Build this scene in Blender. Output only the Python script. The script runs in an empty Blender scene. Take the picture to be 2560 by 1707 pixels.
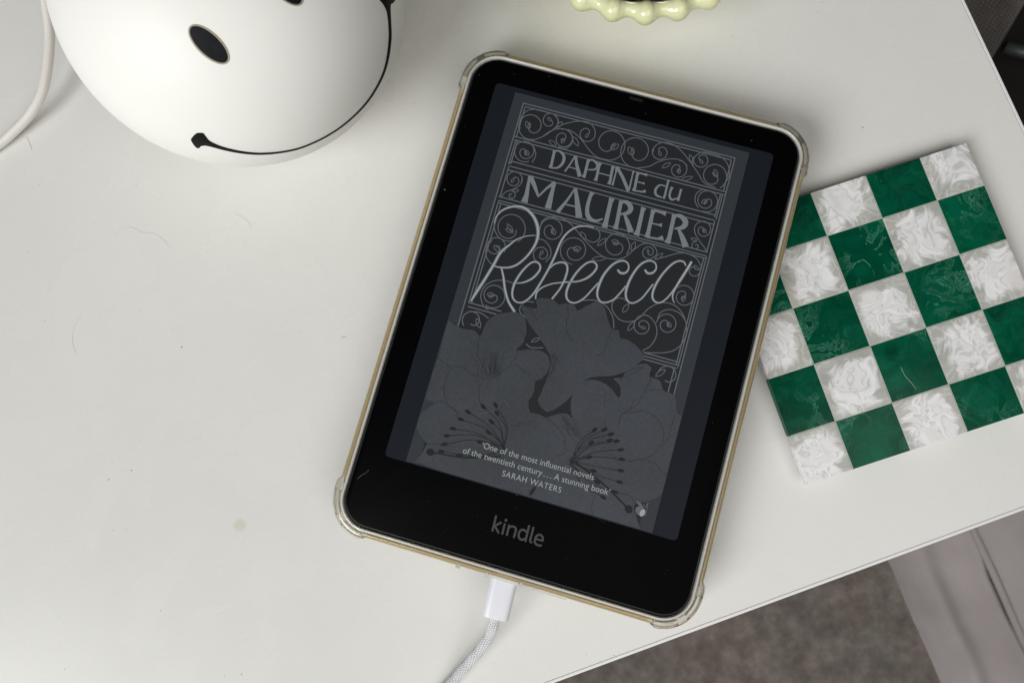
import bpy, bmesh, math, random
from mathutils import Vector, Matrix, noise
random.seed(7)
SC = bpy.context.scene
C = SC.collection
MM = 0.001

# ------------------------------------------------------------------ camera
CAMPOS = Vector((-6.32, -45.69, 260.82))            # millimetres above the table
RX = Vector((0.961587, 0.273306, -0.025560))
RY = Vector((0.268639, -0.956109, -0.117002))       # image down
RZ = Vector((-0.056416, 0.105641, -0.992803))       # view direction
FPX = 1755.6                                        # focal length in px of a 2560 px wide frame
cam = bpy.data.cameras.new('camera')
cam.sensor_width = 36.0
cam.lens = 36.0 * FPX / 2560.0
cam.clip_start = 0.01
cam.clip_end = 50.0
cam.dof.use_dof = True
cam.dof.focus_distance = 0.246
cam.dof.aperture_fstop = 20.0
co = bpy.data.objects.new('camera', cam)
C.objects.link(co)
rot = Matrix((RX, -RY, -RZ)).transposed().to_4x4()
co.matrix_world = Matrix.Translation(CAMPOS * MM) @ rot
SC.camera = co

# ------------------------------------------------------------------ light
w = bpy.data.worlds.new('World'); SC.world = w; w.use_nodes = True
w.node_tree.nodes['Background'].inputs[0].default_value = (1.0, 0.96, 0.89, 1)
w.node_tree.nodes['Background'].inputs[1].default_value = 0.05

def area(name, loc, target, sx, sy, power, col):
    l = bpy.data.lights.new(name, 'AREA'); l.shape = 'RECTANGLE'; l.size = sx; l.size_y = sy
    l.energy = power; l.color = col
    o = bpy.data.objects.new(name, l); C.objects.link(o)
    o.location = loc
    o.rotation_euler = (Vector(target) - Vector(loc)).to_track_quat('-Z', 'Y').to_euler()
    return o
area('window_light', (-0.98, -1.76, 1.52), (0.0, 0.0, 0.0), 1.4, 1.15, 50.0, (0.965, 0.98, 0.985))
area('ceiling_bounce_light', (0.60, -0.58, 1.00), (0.50, -0.46, 0.0), 1.2, 1.2, 7.6, (1.0, 0.985, 0.955))
SC.view_settings.view_transform = 'Standard'
SC.view_settings.look = 'None'
SC.view_settings.exposure = 0.05
SC.view_settings.gamma = 1.0
SC.cycles.max_bounces = 14
SC.cycles.transmission_bounces = 12
SC.cycles.transparent_max_bounces = 12

# ------------------------------------------------------------------ helpers
def at(u, v, z=0.0):
    """where the sight line through photo pixel (u, v) meets height z (mm)"""
    d = RX * ((u - 1280) / FPX) + RY * ((v - 853.5) / FPX) + RZ
    t = (z - CAMPOS.z) / d.z
    return CAMPOS + d * t
def ray(u, v):
    return (RX * ((u - 1280) / FPX) + RY * ((v - 853.5) / FPX) + RZ).normalized()

def lin(c):
    r = []
    for x in c:
        x /= 255.0
        r.append(x / 12.92 if x <= 0.04045 else ((x + 0.055) / 1.055) ** 2.4)
    return (*r, 1.0)

def tag(o, label=None, cat=None, group=None, kind=None):
    if label: o['label'] = label
    if cat: o['category'] = cat
    if group: o['group'] = group
    if kind: o['kind'] = kind
    return o
def empty(name, loc=(0, 0, 0), rz=0.0):
    o = bpy.data.objects.new(name, None); C.objects.link(o)
    o.empty_display_size = 0.01
    o.location = Vector(loc) * MM; o.rotation_euler = (0, 0, rz)
    return o
def obj(name, verts, faces, mat, parent=None, smooth=False, loc=None):
    """verts in mm, in the parent's frame"""
    me = bpy.data.meshes.new(name)
    me.from_pydata([Vector(v) * MM for v in verts], [], faces)
    me.update()
    if smooth:
        me.polygons.foreach_set('use_smooth', [True] * len(me.polygons))
    me.materials.append(mat)
    o = bpy.data.objects.new(name, me); C.objects.link(o)
    if parent: o.parent = parent
    if loc: o.location = Vector(loc) * MM
    return o
def fix(o):
    bm = bmesh.new(); bm.from_mesh(o.data)
    bmesh.ops.recalc_face_normals(bm, faces=bm.faces)
    bm.to_mesh(o.data); bm.free()
    return o
def autosmooth(o, ang=35):
    me = o.data
    bm = bmesh.new(); bm.from_mesh(me)
    bmesh.ops.recalc_face_normals(bm, faces=bm.faces)
    for f in bm.faces: f.smooth = True
    for e in bm.edges:
        if len(e.link_faces) == 2 and e.calc_face_angle(0) > math.radians(ang): e.smooth = False
    bm.to_mesh(me); bm.free()
    return o

def catmull(pts, n=8, closed=False):
    P = [Vector(p) for p in pts]; out = []
    m = len(P)
    if m < 3 and not closed: 
        return P
    rng = range(m if closed else m - 1)
    for i in rng:
        if closed:
            a, b, c, d = P[(i - 1) % m], P[i], P[(i + 1) % m], P[(i + 2) % m]
        else:
            b, c = P[i], P[i + 1]
            a = P[i - 1] if i else b * 2 - c
            d = P[i + 2] if i + 2 < m else c * 2 - b
        for k in range(n):
            t = k / n
            out.append(0.5 * ((2 * b) + (c - a) * t + (2 * a - 5 * b + 4 * c - d) * t * t + (3 * b - a - 3 * c + d) * t ** 3))
    if not closed: out.append(P[-1])
    return out

class Flat:
    """flat print: ribbons and polygons lying on one sheet, a few microns apart"""
    def __init__(s, z): s.v = []; s.f = []; s.z = z; s.k = 0
    def nz(s): s.k += 1; return s.z + (s.k % 60) * 0.0003
    def ribbon(s, pts, caps=True):
        # pts: (x, y, width)
        z = s.nz(); n = len(pts); b = len(s.v)
        for i, p in enumerate(pts):
            a = Vector(pts[max(i - 1, 0)][:2]); c = Vector(pts[min(i + 1, n - 1)][:2])
            d = c - a
            if d.length < 1e-9: d = Vector((1, 0))
            d.normalize(); nn = Vector((-d.y, d.x)) * (p[2] / 2)
            s.v.append((p[0] + nn.x, p[1] + nn.y, z)); s.v.append((p[0] - nn.x, p[1] - nn.y, z))
        for i in range(n - 1):
            q = b + 2 * i
            s.f.append((q, q + 1, q + 3, q + 2))
        if caps:
            for p in (pts[0], pts[-1]): s.disc(p[0], p[1], p[2] / 2, 8)
    def disc(s, x, y, r, n=12, ry=None, a=0.0):
        z = s.nz(); b = len(s.v); ry = ry or r
        for i in range(n):
            t = 2 * math.pi * i / n
            px, py = r * math.cos(t), ry * math.sin(t)
            s.v.append((x + px * math.cos(a) - py * math.sin(a), y + px * math.sin(a) + py * math.cos(a), z))
        s.f.append(tuple(range(b, b + n)))
    def poly(s, pts):
        z = s.nz()
        bm = bmesh.new()
        vs = [bm.verts.new((p[0], p[1], 0)) for p in pts]
        f = bm.faces.new(vs)
        bmesh.ops.triangulate(bm, faces=[f], ngon_method='EAR_CLIP')
        b = len(s.v); bm.verts.index_update()
        for v in bm.verts: s.v.append((v.co.x, v.co.y, z))
        for f in bm.faces: s.f.append(tuple(b + v.index for v in f.verts))
        bm.free()
    def build(s, name, mat, parent):
        # all faces look up
        o = obj(name, s.v, s.f, mat, parent)
        bm = bmesh.new(); bm.from_mesh(o.data)
        for f in bm.faces:
            f.normal_update()
            if f.normal.z < 0: f.normal_flip()
        bm.to_mesh(o.data); bm.free()
        return o

def tube(pts, r, seg=12, caps=True, radii=None):
    P = [Vector(p) for p in pts]; V = []; F = []
    up = Vector((0, 0, 1)); n = len(P)
    prev = None
    for i, p in enumerate(P):
        d = (P[min(i + 1, n - 1)] - P[max(i - 1, 0)]).normalized()
        if prev is None:
            s = d.cross(up)
            if s.length < 1e-3: s = d.cross(Vector((1, 0, 0)))
            s.normalize()
        else:
            s = (prev - d * prev.dot(d)).normalized()
        prev = s
        t = s.cross(d)
        rr = radii[i] if radii else r
        for k in range(seg):
            a = 2 * math.pi * k / seg
            V.append(p + s * (rr * math.cos(a)) + t * (rr * math.sin(a)))
    for i in range(n - 1):
        for k in range(seg):
            a = i * seg + k; b = i * seg + (k + 1) % seg
            F.append((a, b, b + seg, a + seg))
    if caps:
        F.append(tuple(range(seg))[::-1]); F.append(tuple(range((n - 1) * seg, n * seg)))
    return V, F
def join(parts):
    V = []; F = []
    for v, f in parts:
        b = len(V); V += [tuple(x) for x in v]; F += [tuple(i + b for i in q) for q in f]
    return V, F

# ------------------------------------------------------------------ materials
def mat(name, col, rough=0.5, **kw):
    m = bpy.data.materials.new(name); m.use_nodes = True
    b = m.node_tree.nodes['Principled BSDF']
    b.inputs['Base Color'].default_value = col if len(col) == 4 else (*col, 1)
    b.inputs['Roughness'].default_value = rough
    for k, v in kw.items():
        b.inputs[k.replace('_', ' ')].default_value = v
    return m
class N:
    def __init__(s, m): s.m = m; s.t = m.node_tree; s.b = s.t.nodes['Principled BSDF']
    def n(s, typ, **kw):
        x = s.t.nodes.new(typ)
        for k, v in kw.items():
            if hasattr(x, k) and not k[0].isupper(): setattr(x, k, v)
            else: x.inputs[k.replace('_', ' ')].default_value = v
        return x
    def l(s, a, b): s.t.links.new(a, b)
    def ramp(s, src, stops, interp='LINEAR'):
        r = s.n('ShaderNodeValToRGB'); cr = r.color_ramp; cr.interpolation = interp
        while len(cr.elements) < len(stops): cr.elements.new(0.5)
        for e, (p, c) in zip(cr.elements, stops): e.position = p; e.color = c if len(c) == 4 else (*c, 1)
        s.l(src, r.inputs[0]); return r
    def mix(s, fac, a, b, mode='MIX'):
        x = s.n('ShaderNodeMix'); x.data_type = 'RGBA'; x.blend_type = mode
        for sock, val in ((x.inputs[0], fac), (x.inputs[6], a), (x.inputs[7], b)):
            if hasattr(val, 'default_value') and hasattr(val, 'links') or isinstance(val, bpy.types.NodeSocket): s.l(val, sock)
            else: sock.default_value = val
        return x.outputs[2]
    def bump(s, h, strength=0.3, dist=0.001):
        x = s.n('ShaderNodeBump'); x.inputs['Strength'].default_value = strength; x.inputs['Distance'].default_value = dist
        s.l(h, x.inputs['Height']); s.l(x.outputs[0], s.b.inputs['Normal']); return x

def table_material():
    m = mat('table_white_lacquer', lin((228, 226, 220)), 0.26, Specular_IOR_Level=0.32)
    q = N(m); tc = q.n('ShaderNodeTexCoord')
    n1 = q.n('ShaderNodeTexNoise', Scale=14.0, Detail=4.0); q.l(tc.outputs['Object'], n1.inputs['Vector'])
    n2 = q.n('ShaderNodeTexNoise', Scale=260.0, Detail=3.0); q.l(tc.outputs['Object'], n2.inputs['Vector'])
    c1 = q.ramp(n1.outputs[0], [(0.2, lin((229, 228, 223))), (0.8, lin((231, 230, 226)))])
    sp = q.ramp(n2.outputs[0], [(0.70, (0, 0, 0)), (0.80, (1, 1, 1))])
    c = c1.outputs[0]
    q.l(c, q.b.inputs['Base Color'])
    n5 = q.n('ShaderNodeTexNoise', Scale=38.0, Detail=5.0, Distortion=0.8); q.l(tc.outputs['Object'], n5.inputs['Vector'])
    sm = q.ramp(n5.outputs[0], [(0.1, (0.965, 0.963, 0.958)), (0.9, (1.0, 1.0, 1.0))])
    mp = q.n('ShaderNodeMapping'); mp.inputs['Scale'].default_value = (1.0, 14.0, 1.0); mp.inputs['Rotation'].default_value = (0, 0, 0.7); q.l(tc.outputs['Object'], mp.inputs['Vector'])
    n6 = q.n('ShaderNodeTexNoise', Scale=120.0, Detail=6.0); q.l(mp.outputs[0], n6.inputs['Vector'])
    sc_ = q.ramp(n6.outputs[0], [(0.30, (0.96, 0.957, 0.95)), (0.36, (1.0, 1.0, 1.0))])
    c = q.mix(1.0, c, sm.outputs[0], 'MULTIPLY'); c = q.mix(1.0, c, sc_.outputs[0], 'MULTIPLY')
    q.l(c, q.b.inputs['Base Color'])
    r = q.ramp(n5.outputs[0], [(0.1, (0.18, 0.18, 0.18)), (0.9, (0.36, 0.36, 0.36))])
    q.l(r.outputs[0], q.b.inputs['Roughness'])
    n3 = q.n('ShaderNodeTexNoise', Scale=900.0, Detail=2.0); q.l(tc.outputs['Object'], n3.inputs['Vector'])
    q.bump(n3.outputs[0], 0.05, 0.0002)
    return m
M_TABLE = table_material()
M_EDGE = mat('table_edge_band', lin((232, 231, 230)), 0.3)
M_BLACK = mat('bezel_black', (0.0014, 0.0015, 0.0019), 0.36, Specular_IOR_Level=0.02)
M_RIM = mat('frame_charcoal', (0.012, 0.013, 0.014), 0.45)
M_SCREEN = mat('screen_dark_grey', (0.0110, 0.0135, 0.0195), 0.45, Specular_IOR_Level=0.12)
M_COVER = mat('cover_dark_grey', (0.0380, 0.0425, 0.0520), 0.45, Specular_IOR_Level=0.15)
M_COVERIN = mat('cover_panel_dark', (0.0215, 0.0240, 0.0275), 0.45, Specular_IOR_Level=0.15)
M_LINE = mat('cover_line_grey', (0.125, 0.138, 0.154), 0.5, Specular_IOR_Level=0.2)
M_TITLE = mat('title_grey', (0.20, 0.222, 0.243), 0.5, Specular_IOR_Level=0.2)
M_CORE = mat('title_highlight_grey', (0.44, 0.47, 0.50), 0.5, Specular_IOR_Level=0.2)
M_QUOTE = mat('quote_light_grey', (0.36, 0.385, 0.39), 0.5, Specular_IOR_Level=0.2)
M_WORD = mat('wordmark_grey', (0.058, 0.060, 0.064), 0.5, Specular_IOR_Level=0.2)
M_VEIN = mat('vein_dark', (0.014, 0.0155, 0.018), 0.5, Specular_IOR_Level=0.2)
M_SENSOR = mat('sensor_window', (0.012, 0.0095, 0.009), 0.3)

def petal_material():
    m = mat('petal_grey', (0.044, 0.048, 0.056), 0.5, Specular_IOR_Level=0.25)
    q = N(m); tc = q.n('ShaderNodeTexCoord')
    n1 = q.n('ShaderNodeTexNoise', Scale=45.0, Detail=3.0); q.l(tc.outputs['Object'], n1.inputs['Vector'])
    n2 = q.n('ShaderNodeTexNoise', Scale=1500.0, Detail=2.0); q.l(tc.outputs['Object'], n2.inputs['Vector'])
    c1 = q.ramp(n1.outputs[0], [(0.3, (0.048, 0.053, 0.060)), (0.7, (0.060, 0.066, 0.079))])
    c2 = q.ramp(n2.outputs[0], [(0.35, (0.86, 0.86, 0.86)), (0.65, (1.06, 1.06, 1.06))])
    q.l(q.mix(1.0, c1.outputs[0], c2.outputs[0], 'MULTIPLY'), q.b.inputs['Base Color'])
    return m
M_PETAL = petal_material()

def tpu(name, col, trans, rough, **kw):
    m = mat(name, col, rough, IOR=1.46, Transmission_Weight=trans, **kw)
    return m
M_AMBER = tpu('yellowed_clear_plastic', (0.68, 0.54, 0.29, 1), 0.58, 0.07, Coat_Weight=0.6, Coat_Roughness=0.03)
M_LIP = tpu('clear_plastic_lip', (0.95, 0.93, 0.87, 1), 0.45, 0.08, Coat_Weight=1.0, Coat_Roughness=0.04)
M_BUMP = tpu('clear_plastic_corner', (0.90, 0.86, 0.74, 1), 0.90, 0.05, Coat_Weight=0.5, Coat_Roughness=0.05)
M_POCKET = tpu('clear_plastic_pocket', (0.95, 0.94, 0.93, 1), 0.55, 0.08, Coat_Weight=0.8, Coat_Roughness=0.04)
M_AIR = mat('trapped_air', (1, 1, 1, 1), 0.03, IOR=0.69, Transmission_Weight=1.0)

def lamp_material():
    m = mat('white_silicone', lin((245, 244, 238)), 0.50, Subsurface_Weight=0.12, Subsurface_Scale=0.02)
    m.node_tree.nodes['Principled BSDF'].inputs['Subsurface Radius'].default_value = (1.0, 0.85, 0.7)
    q = N(m); tc = q.n('ShaderNodeTexCoord')
    n1 = q.n('ShaderNodeTexNoise', Scale=300.0, Detail=3.0); q.l(tc.outputs['Object'], n1.inputs['Vector'])
    q.bump(n1.outputs[0], 0.04, 0.0003)
    return m
M_LAMP = lamp_material()
def inky(name, col, r):
    m = mat(name, col, r, Specular_IOR_Level=0.12)
    q = N(m); tc = q.n('ShaderNodeTexCoord')
    n1 = q.n('ShaderNodeTexNoise', Scale=500.0, Detail=5.0); q.l(tc.outputs['Object'], n1.inputs['Vector'])
    rr = q.ramp(n1.outputs[0], [(0.3, tuple(c * 0.7 for c in col[:3])), (0.75, tuple(c * 1.5 for c in col[:3]))])
    q.l(rr.outputs[0], q.b.inputs['Base Color'])
    return m
M_INK = inky('black_paint', (0.0050, 0.0056, 0.0075, 1), 0.5)
M_MOUTH = inky('black_groove_paint', (0.0012, 0.0012, 0.0014, 1), 0.5)
M_TAUPE = mat('taupe_rim', lin((168, 157, 138)), 0.55)
M_CORD = mat('white_cord', lin((225, 221, 214)), 0.42, Subsurface_Weight=0.1, Subsurface_Scale=0.003)
M_PLUG = mat('plug_white', lin((230, 230, 236)), 0.30, Subsurface_Weight=0.08, Subsurface_Scale=0.002)
M_BRAIDCORE = mat('braid_core_grey', lin((80, 80, 88)), 0.8)
M_BRAID = mat('braid_thread_white', lin((238, 238, 240)), 0.55)
M_GLAZE = mat('pale_green_glaze', lin((231, 231, 184)), 0.12, Coat_Weight=0.5, Coat_Roughness=0.06, Subsurface_Weight=0.08, Subsurface_Scale=0.004)
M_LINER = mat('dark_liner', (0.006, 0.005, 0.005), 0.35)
M_TIN = mat('dull_pink_disc', lin((105, 88, 88)), 0.4)
M_HAIR = mat('hair_brown', lin((120, 108, 96)), 0.6)
M_LINT = mat('lint_grey', lin((140, 140, 136)), 0.7)
M_HAIRL = mat('lint_pale', lin((205, 203, 190)), 0.7)
M_SPECK = mat('speck_dark', lin((92, 86, 80)), 0.8)
M_STAIN = mat('stain_cream', lin((224, 214, 186)), 0.3)
q = N(M_STAIN); tc = q.n('ShaderNodeTexCoord'); n1 = q.n('ShaderNodeTexNoise', Scale=350.0, Detail=2.0); q.l(tc.outputs['Object'], n1.inputs['Vector'])
vl = q.n('ShaderNodeVectorMath', operation='LENGTH'); q.l(tc.outputs['Object'], vl.inputs[0])
ma = q.n('ShaderNodeMath', operation='MULTIPLY_ADD'); q.l(n1.outputs[0], ma.inputs[0]); ma.inputs[1].default_value = 0.0012; q.l(vl.outputs['Value'], ma.inputs[2])
mr = q.n('ShaderNodeMapRange'); q.l(ma.outputs[0], mr.inputs[0])
mr.inputs[1].default_value = 0.0020; mr.inputs[2].default_value = 0.0036; mr.inputs[3].default_value = 0.22; mr.inputs[4].default_value = 0.0
q.l(mr.outputs[0], q.b.inputs['Alpha'])

def tile_material(green):
    m = mat('green_resin' if green else 'pearl_resin', (0.02, 0.2, 0.12, 1), 0.16, Coat_Weight=0.35, Coat_Roughness=0.05)
    q = N(m); tc = q.n('ShaderNodeTexCoord'); oi = q.n('ShaderNodeObjectInfo')
    off = q.n('ShaderNodeVectorMath', operation='MULTIPLY_ADD')
    cmb = q.n('ShaderNodeCombineXYZ')
    for i in range(3): q.l(oi.outputs['Random'], cmb.inputs[i])
    q.l(cmb.outputs[0], off.inputs[0]); off.inputs[1].default_value = (3.7, 1.9, 5.3)
    q.l(tc.outputs['Object'], off.inputs[2])
    P = off.outputs[0]
    # swirl: push the lookup by a soft noise, twice
    def warp(vec, scale, amt, detail=2.0):
        n = q.n('ShaderNodeTexNoise', Scale=scale, Detail=detail); q.l(vec, n.inputs['Vector'])
        s = q.n('ShaderNodeVectorMath', operation='SUBTRACT'); q.l(n.outputs['Color'], s.inputs[0]); s.inputs[1].default_value = (.5, .5, .5)
        k = q.n('ShaderNodeVectorMath', operation='MULTIPLY_ADD'); q.l(s.outputs[0], k.inputs[0]); k.inputs[1].default_value = (amt, amt, amt); q.l(vec, k.inputs[2])
        return k.outputs[0]
    if green:
        v = warp(P, 70.0, 0.040, 1.0); v = warp(v, 170.0, 0.010, 1.0)
        st = q.n('ShaderNodeMapping'); st.inputs['Scale'].default_value = (0.5, 1.4, 1.0); st.inputs['Rotation'].default_value = (0, 0, 0.2); q.l(v, st.inputs['Vector'])
        n1 = q.n('ShaderNodeTexNoise', Scale=60.0, Detail=4.0, Roughness=0.5); q.l(st.outputs[0], n1.inputs['Vector'])
        base = q.ramp(n1.outputs[0], [(0.30, lin((0, 54, 38))), (0.5, lin((0, 74, 52))), (0.75, lin((4, 94, 68)))])
        n2 = q.n('ShaderNodeTexNoise', Scale=80.0, Detail=4.0, Roughness=0.55); q.l(v, n2.inputs['Vector'])
        band = q.ramp(n2.outputs[0], [(0.50, (0, 0, 0)), (0.522, (1, 1, 1)), (0.530, (0.15,) * 3), (0.575, (0.30,) * 3), (0.582, (0.9,) * 3), (0.60, (0.05,) * 3)])
        n3 = q.n('ShaderNodeTexNoise', Scale=42.0, Detail=2.0); q.l(P, n3.inputs['Vector'])
        msk = q.ramp(n3.outputs[0], [(0.50, (0.05,) * 3), (0.66, (0.55,) * 3)])
        f = q.n('ShaderNodeMath', operation='MULTIPLY'); q.l(band.outputs[0], f.inputs[0]); q.l(msk.outputs[0], f.inputs[1])
        col = q.mix(f.outputs[0], base.outputs[0], lin((104, 170, 144)))
        q.l(col, q.b.inputs['Base Color'])
        q.b.inputs['Specular IOR Level'].default_value = 0.12
        q.b.inputs['Coat Weight'].default_value = 0.04
    else:
        v = warp(P, 60.0, 0.040, 1.0); v = warp(v, 170.0, 0.009, 1.0)
        n1 = q.n('ShaderNodeTexNoise', Scale=88.0, Detail=2.2, Roughness=0.5); q.l(v, n1.inputs['Vector'])
        sx = q.n('ShaderNodeSeparateXYZ'); q.l(tc.outputs['Object'], sx.inputs[0])
        def ab(o):
            a = q.n('ShaderNodeMath', operation='ABSOLUTE'); q.l(o, a.inputs[0]); return a.outputs[0]
        def sq(o):
            a = q.n('ShaderNodeMath', operation='MULTIPLY'); q.l(o, a.inputs[0]); q.l(o, a.inputs[1]); return a.outputs[0]
        sm_ = q.n('ShaderNodeMath', operation='ADD'); q.l(sq(sq(sx.outputs[0])), sm_.inputs[0]); q.l(sq(sq(sx.outputs[1])), sm_.inputs[1])
        rt = q.n('ShaderNodeMath', operation='POWER'); q.l(sm_.outputs[0], rt.inputs[0]); rt.inputs[1].default_value = 0.25
        wob = q.n('ShaderNodeTexNoise', Scale=110.0, Detail=2.0); q.l(v, wob.inputs['Vector'])
        ad = q.n('ShaderNodeMath', operation='MULTIPLY_ADD'); q.l(wob.outputs[0], ad.inputs[0]); ad.inputs[1].default_value = 0.014; q.l(rt.outputs[0], ad.inputs[2])
        cm = q.n('ShaderNodeMapRange'); q.l(ad.outputs[0], cm.inputs[0])
        cm.inputs[1].default_value = 0.0138; cm.inputs[2].default_value = 0.0168; cm.inputs[3].default_value = 1.0; cm.inputs[4].default_value = 0.0; cm.interpolation_type = 'SMOOTHSTEP'
        cloud = q.ramp(n1.outputs[0], [(0.28, lin((204, 204, 203))), (0.37, lin((236, 235, 236))), (0.425, lin((228, 226, 225))), (0.440, lin((204, 201, 198))), (0.455, lin((230, 229, 229))), (0.53, lin((243, 242, 244))), (0.56, lin((232, 230, 229))), (0.572, lin((210, 206, 203))), (0.588, lin((236, 234, 234))), (0.70, lin((222, 218, 214)))])
        clear = q.ramp(n1.outputs[0], [(0.33, lin((171, 173, 167))), (0.46, lin((183, 183, 177))), (0.49, lin((203, 204, 201))), (0.52, lin((181, 180, 173))), (0.60, lin((189, 187, 180))), (0.625, lin((206, 206, 203))), (0.66, lin((185, 183, 175)))])
        col = q.mix(cm.outputs[0], clear.outputs[0], cloud.outputs[0])
        q.l(col, q.b.inputs['Base Color'])
        q.bump(n1.outputs[0], 0.12, 0.001)
        q.b.inputs['Specular IOR Level'].default_value = 0.3
        q.b.inputs['Coat Weight'].default_value = 0.12
    return m
M_GREEN = tile_material(True)
M_PEARL = tile_material(False)
M_SEAM = mat('resin_seam', lin((190, 196, 182)), 0.2)

def fabric(name, c0, c1, weave, soft, bumpd=0.0006):
    m = mat(name, c0, 0.9, Sheen_Weight=0.2)
    q = N(m); tc = q.n('ShaderNodeTexCoord')
    n0 = q.n('ShaderNodeTexNoise', Scale=soft, Detail=4.0); q.l(tc.outputs['Object'], n0.inputs['Vector'])
    w1 = q.n('ShaderNodeTexWave', Scale=weave, Distortion=4.0, Detail=2.0); w1.bands_direction = 'X'; q.l(tc.outputs['Object'], w1.inputs['Vector'])
    w2 = q.n('ShaderNodeTexWave', Scale=weave, Distortion=4.0, Detail=2.0); w2.bands_direction = 'Y'; q.l(tc.outputs['Object'], w2.inputs['Vector'])
    ml = q.n('ShaderNodeMath', operation='MULTIPLY'); q.l(w1.outputs['Fac'], ml.inputs[0]); q.l(w2.outputs['Fac'], ml.inputs[1])
    a = q.n('ShaderNodeMath', operation='MULTIPLY_ADD'); q.l(ml.outputs[0], a.inputs[0]); a.inputs[1].default_value = 0.35; q.l(n0.outputs[0], a.inputs[2])
    r = q.ramp(a.outputs[0], [(0.35, c0), (0.85, c1)]); q.l(r.outputs[0], q.b.inputs['Base Color'])
    q.bump(ml.outputs[0], 0.4, bumpd)
    return m
M_SOFA = fabric('mauve_grey_fabric', lin((134, 126, 125)), lin((158, 150, 149)), 240.0, 14.0, 0.00025)
M_CHAIR = fabric('charcoal_woven_fabric', lin((72, 66, 63)), lin((112, 104, 100)), 120.0, 30.0, 0.0015)

def carpet():
    m = mat('brown_grey_pile', lin((90, 82, 76)), 0.95)
    q = N(m); tc = q.n('ShaderNodeTexCoord')
    n0 = q.n('ShaderNodeTexNoise', Scale=9.0, Detail=3.0); q.l(tc.outputs['Object'], n0.inputs['Vector'])
    n1 = q.n('ShaderNodeTexNoise', Scale=62.0, Detail=6.0, Roughness=0.62); q.l(tc.outputs['Object'], n1.inputs['Vector'])
    a = q.n('ShaderNodeMath', operation='MULTIPLY_ADD'); q.l(n1.outputs[0], a.inputs[0]); a.inputs[1].default_value = 1.3; a.inputs[2].default_value = -0.15
    r = q.ramp(a.outputs[0], [(0.2, lin((82, 75, 71))), (0.5, lin((103, 96, 91))), (0.8, lin((126, 119, 113)))])
    r2 = q.ramp(n0.outputs[0], [(0.35, (0.92, 0.98, 0.95)), (0.65, (1.08, 0.98, 0.97))])
    q.l(q.mix(1.0, r.outputs[0], r2.outputs[0], 'MULTIPLY'), q.b.inputs['Base Color'])
    q.bump(n1.outputs[0], 0.5, 0.004)
    return m
M_CARPET = carpet()
M_FLOOR = mat('shade_dark_floor', lin((38, 33, 30)), 0.4)  # floor colour set near black, standing in for the shade under the armchair
M_STEEL = mat('dull_steel', lin((96, 100, 100)), 0.5, Metallic=0.6)

# ------------------------------------------------------------------ setting
FLOORZ = -440.0
def slab(x0, y0, x1, y1, z0, z1):
    V = [(x0, y0, z0), (x1, y0, z0), (x1, y1, z0), (x0, y1, z0), (x0, y0, z1), (x1, y0, z1), (x1, y1, z1), (x0, y1, z1)]
    F = [(0, 3, 2, 1), (4, 5, 6, 7), (0, 1, 5, 4), (1, 2, 6, 5), (2, 3, 7, 6), (3, 0, 4, 7)]
    return V, F
tag(obj('floor', *slab(-2500, -2500, 2500, 2500, FLOORZ - 20, FLOORZ), M_FLOOR), kind='structure')

# table: corner at the crossing of its two visible edges
eR0, eR1 = at(2412, 0), at(2557, 300)
eB0, eB1 = at(1385, 1707), at(2560, 1275)
ux = (eB1 - eB0).normalized()                       # along the near edge
uy = Vector((-ux.y, ux.x, 0))                       # away from it
def cross2(p, d, q_, e):
    t = ((q_.x - p.x) * e.y - (q_.y - p.y) * e.x) / (d.x * e.y - d.y * e.x)
    return p + d * t
corner = cross2(eB0, ux, eR0, uy)
tblroot = empty('side_table', (corner.x, corner.y, FLOORZ), math.atan2(ux.y, ux.x))
tag(tblroot, 'glossy white table top with a thin pale edge band holding the tablet and coaster', 'table')
TZ = -FLOORZ
TW, TD = 900.0, 620.0
def rounded_slab(x0, y0, x1, y1, z0, z1, r):
    # profile of (inset, z): soft arris on top
    prof = [(0.0, z0), (0.0, z1 - r), (r * 0.3, z1 - r * 0.3), (r, z1)]
    V = []; F = []
    for (o, z) in prof:
        V += [(x0 + o, y0 + o, z), (x1 - o, y0 + o, z), (x1 - o, y1 - o, z), (x0 + o, y1 - o, z)]
    n = len(prof)
    for i in range(n - 1):
        for k in range(4):
            a = i * 4 + k; b = i * 4 + (k + 1) % 4
            F.append((a, b, b + 4, a + 4))
    F.append((3, 2, 1, 0)); F.append(tuple(range(4 * n - 4, 4 * n)))
    return V, F
obj('tabletop', *rounded_slab(-TW, 1.3, -1.3, TD, TZ - 34, TZ, 0.35), M_TABLE, tblroot)
# edge band, glued round the two visible sides, standing a hair proud
V1 = slab(-TW, 0, 0, 1.2, TZ - 34, TZ - 0.16)
V2 = slab(-1.18, 1.24, 0, TD, TZ - 34, TZ - 0.16)
eb = obj('edge_band', *join([V1, V2]), M_EDGE, tblroot)
bv = eb.modifiers.new('soft_edge', 'BEVEL'); bv.width = 0.0003; bv.segments = 3
for sx in (-TW + 30, -60):
    for sy in (30, TD - 60):
        obj('leg', *slab(sx, sy, sx + 32, sy + 32, 0, TZ - 34), M_TABLE, tblroot)

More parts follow.
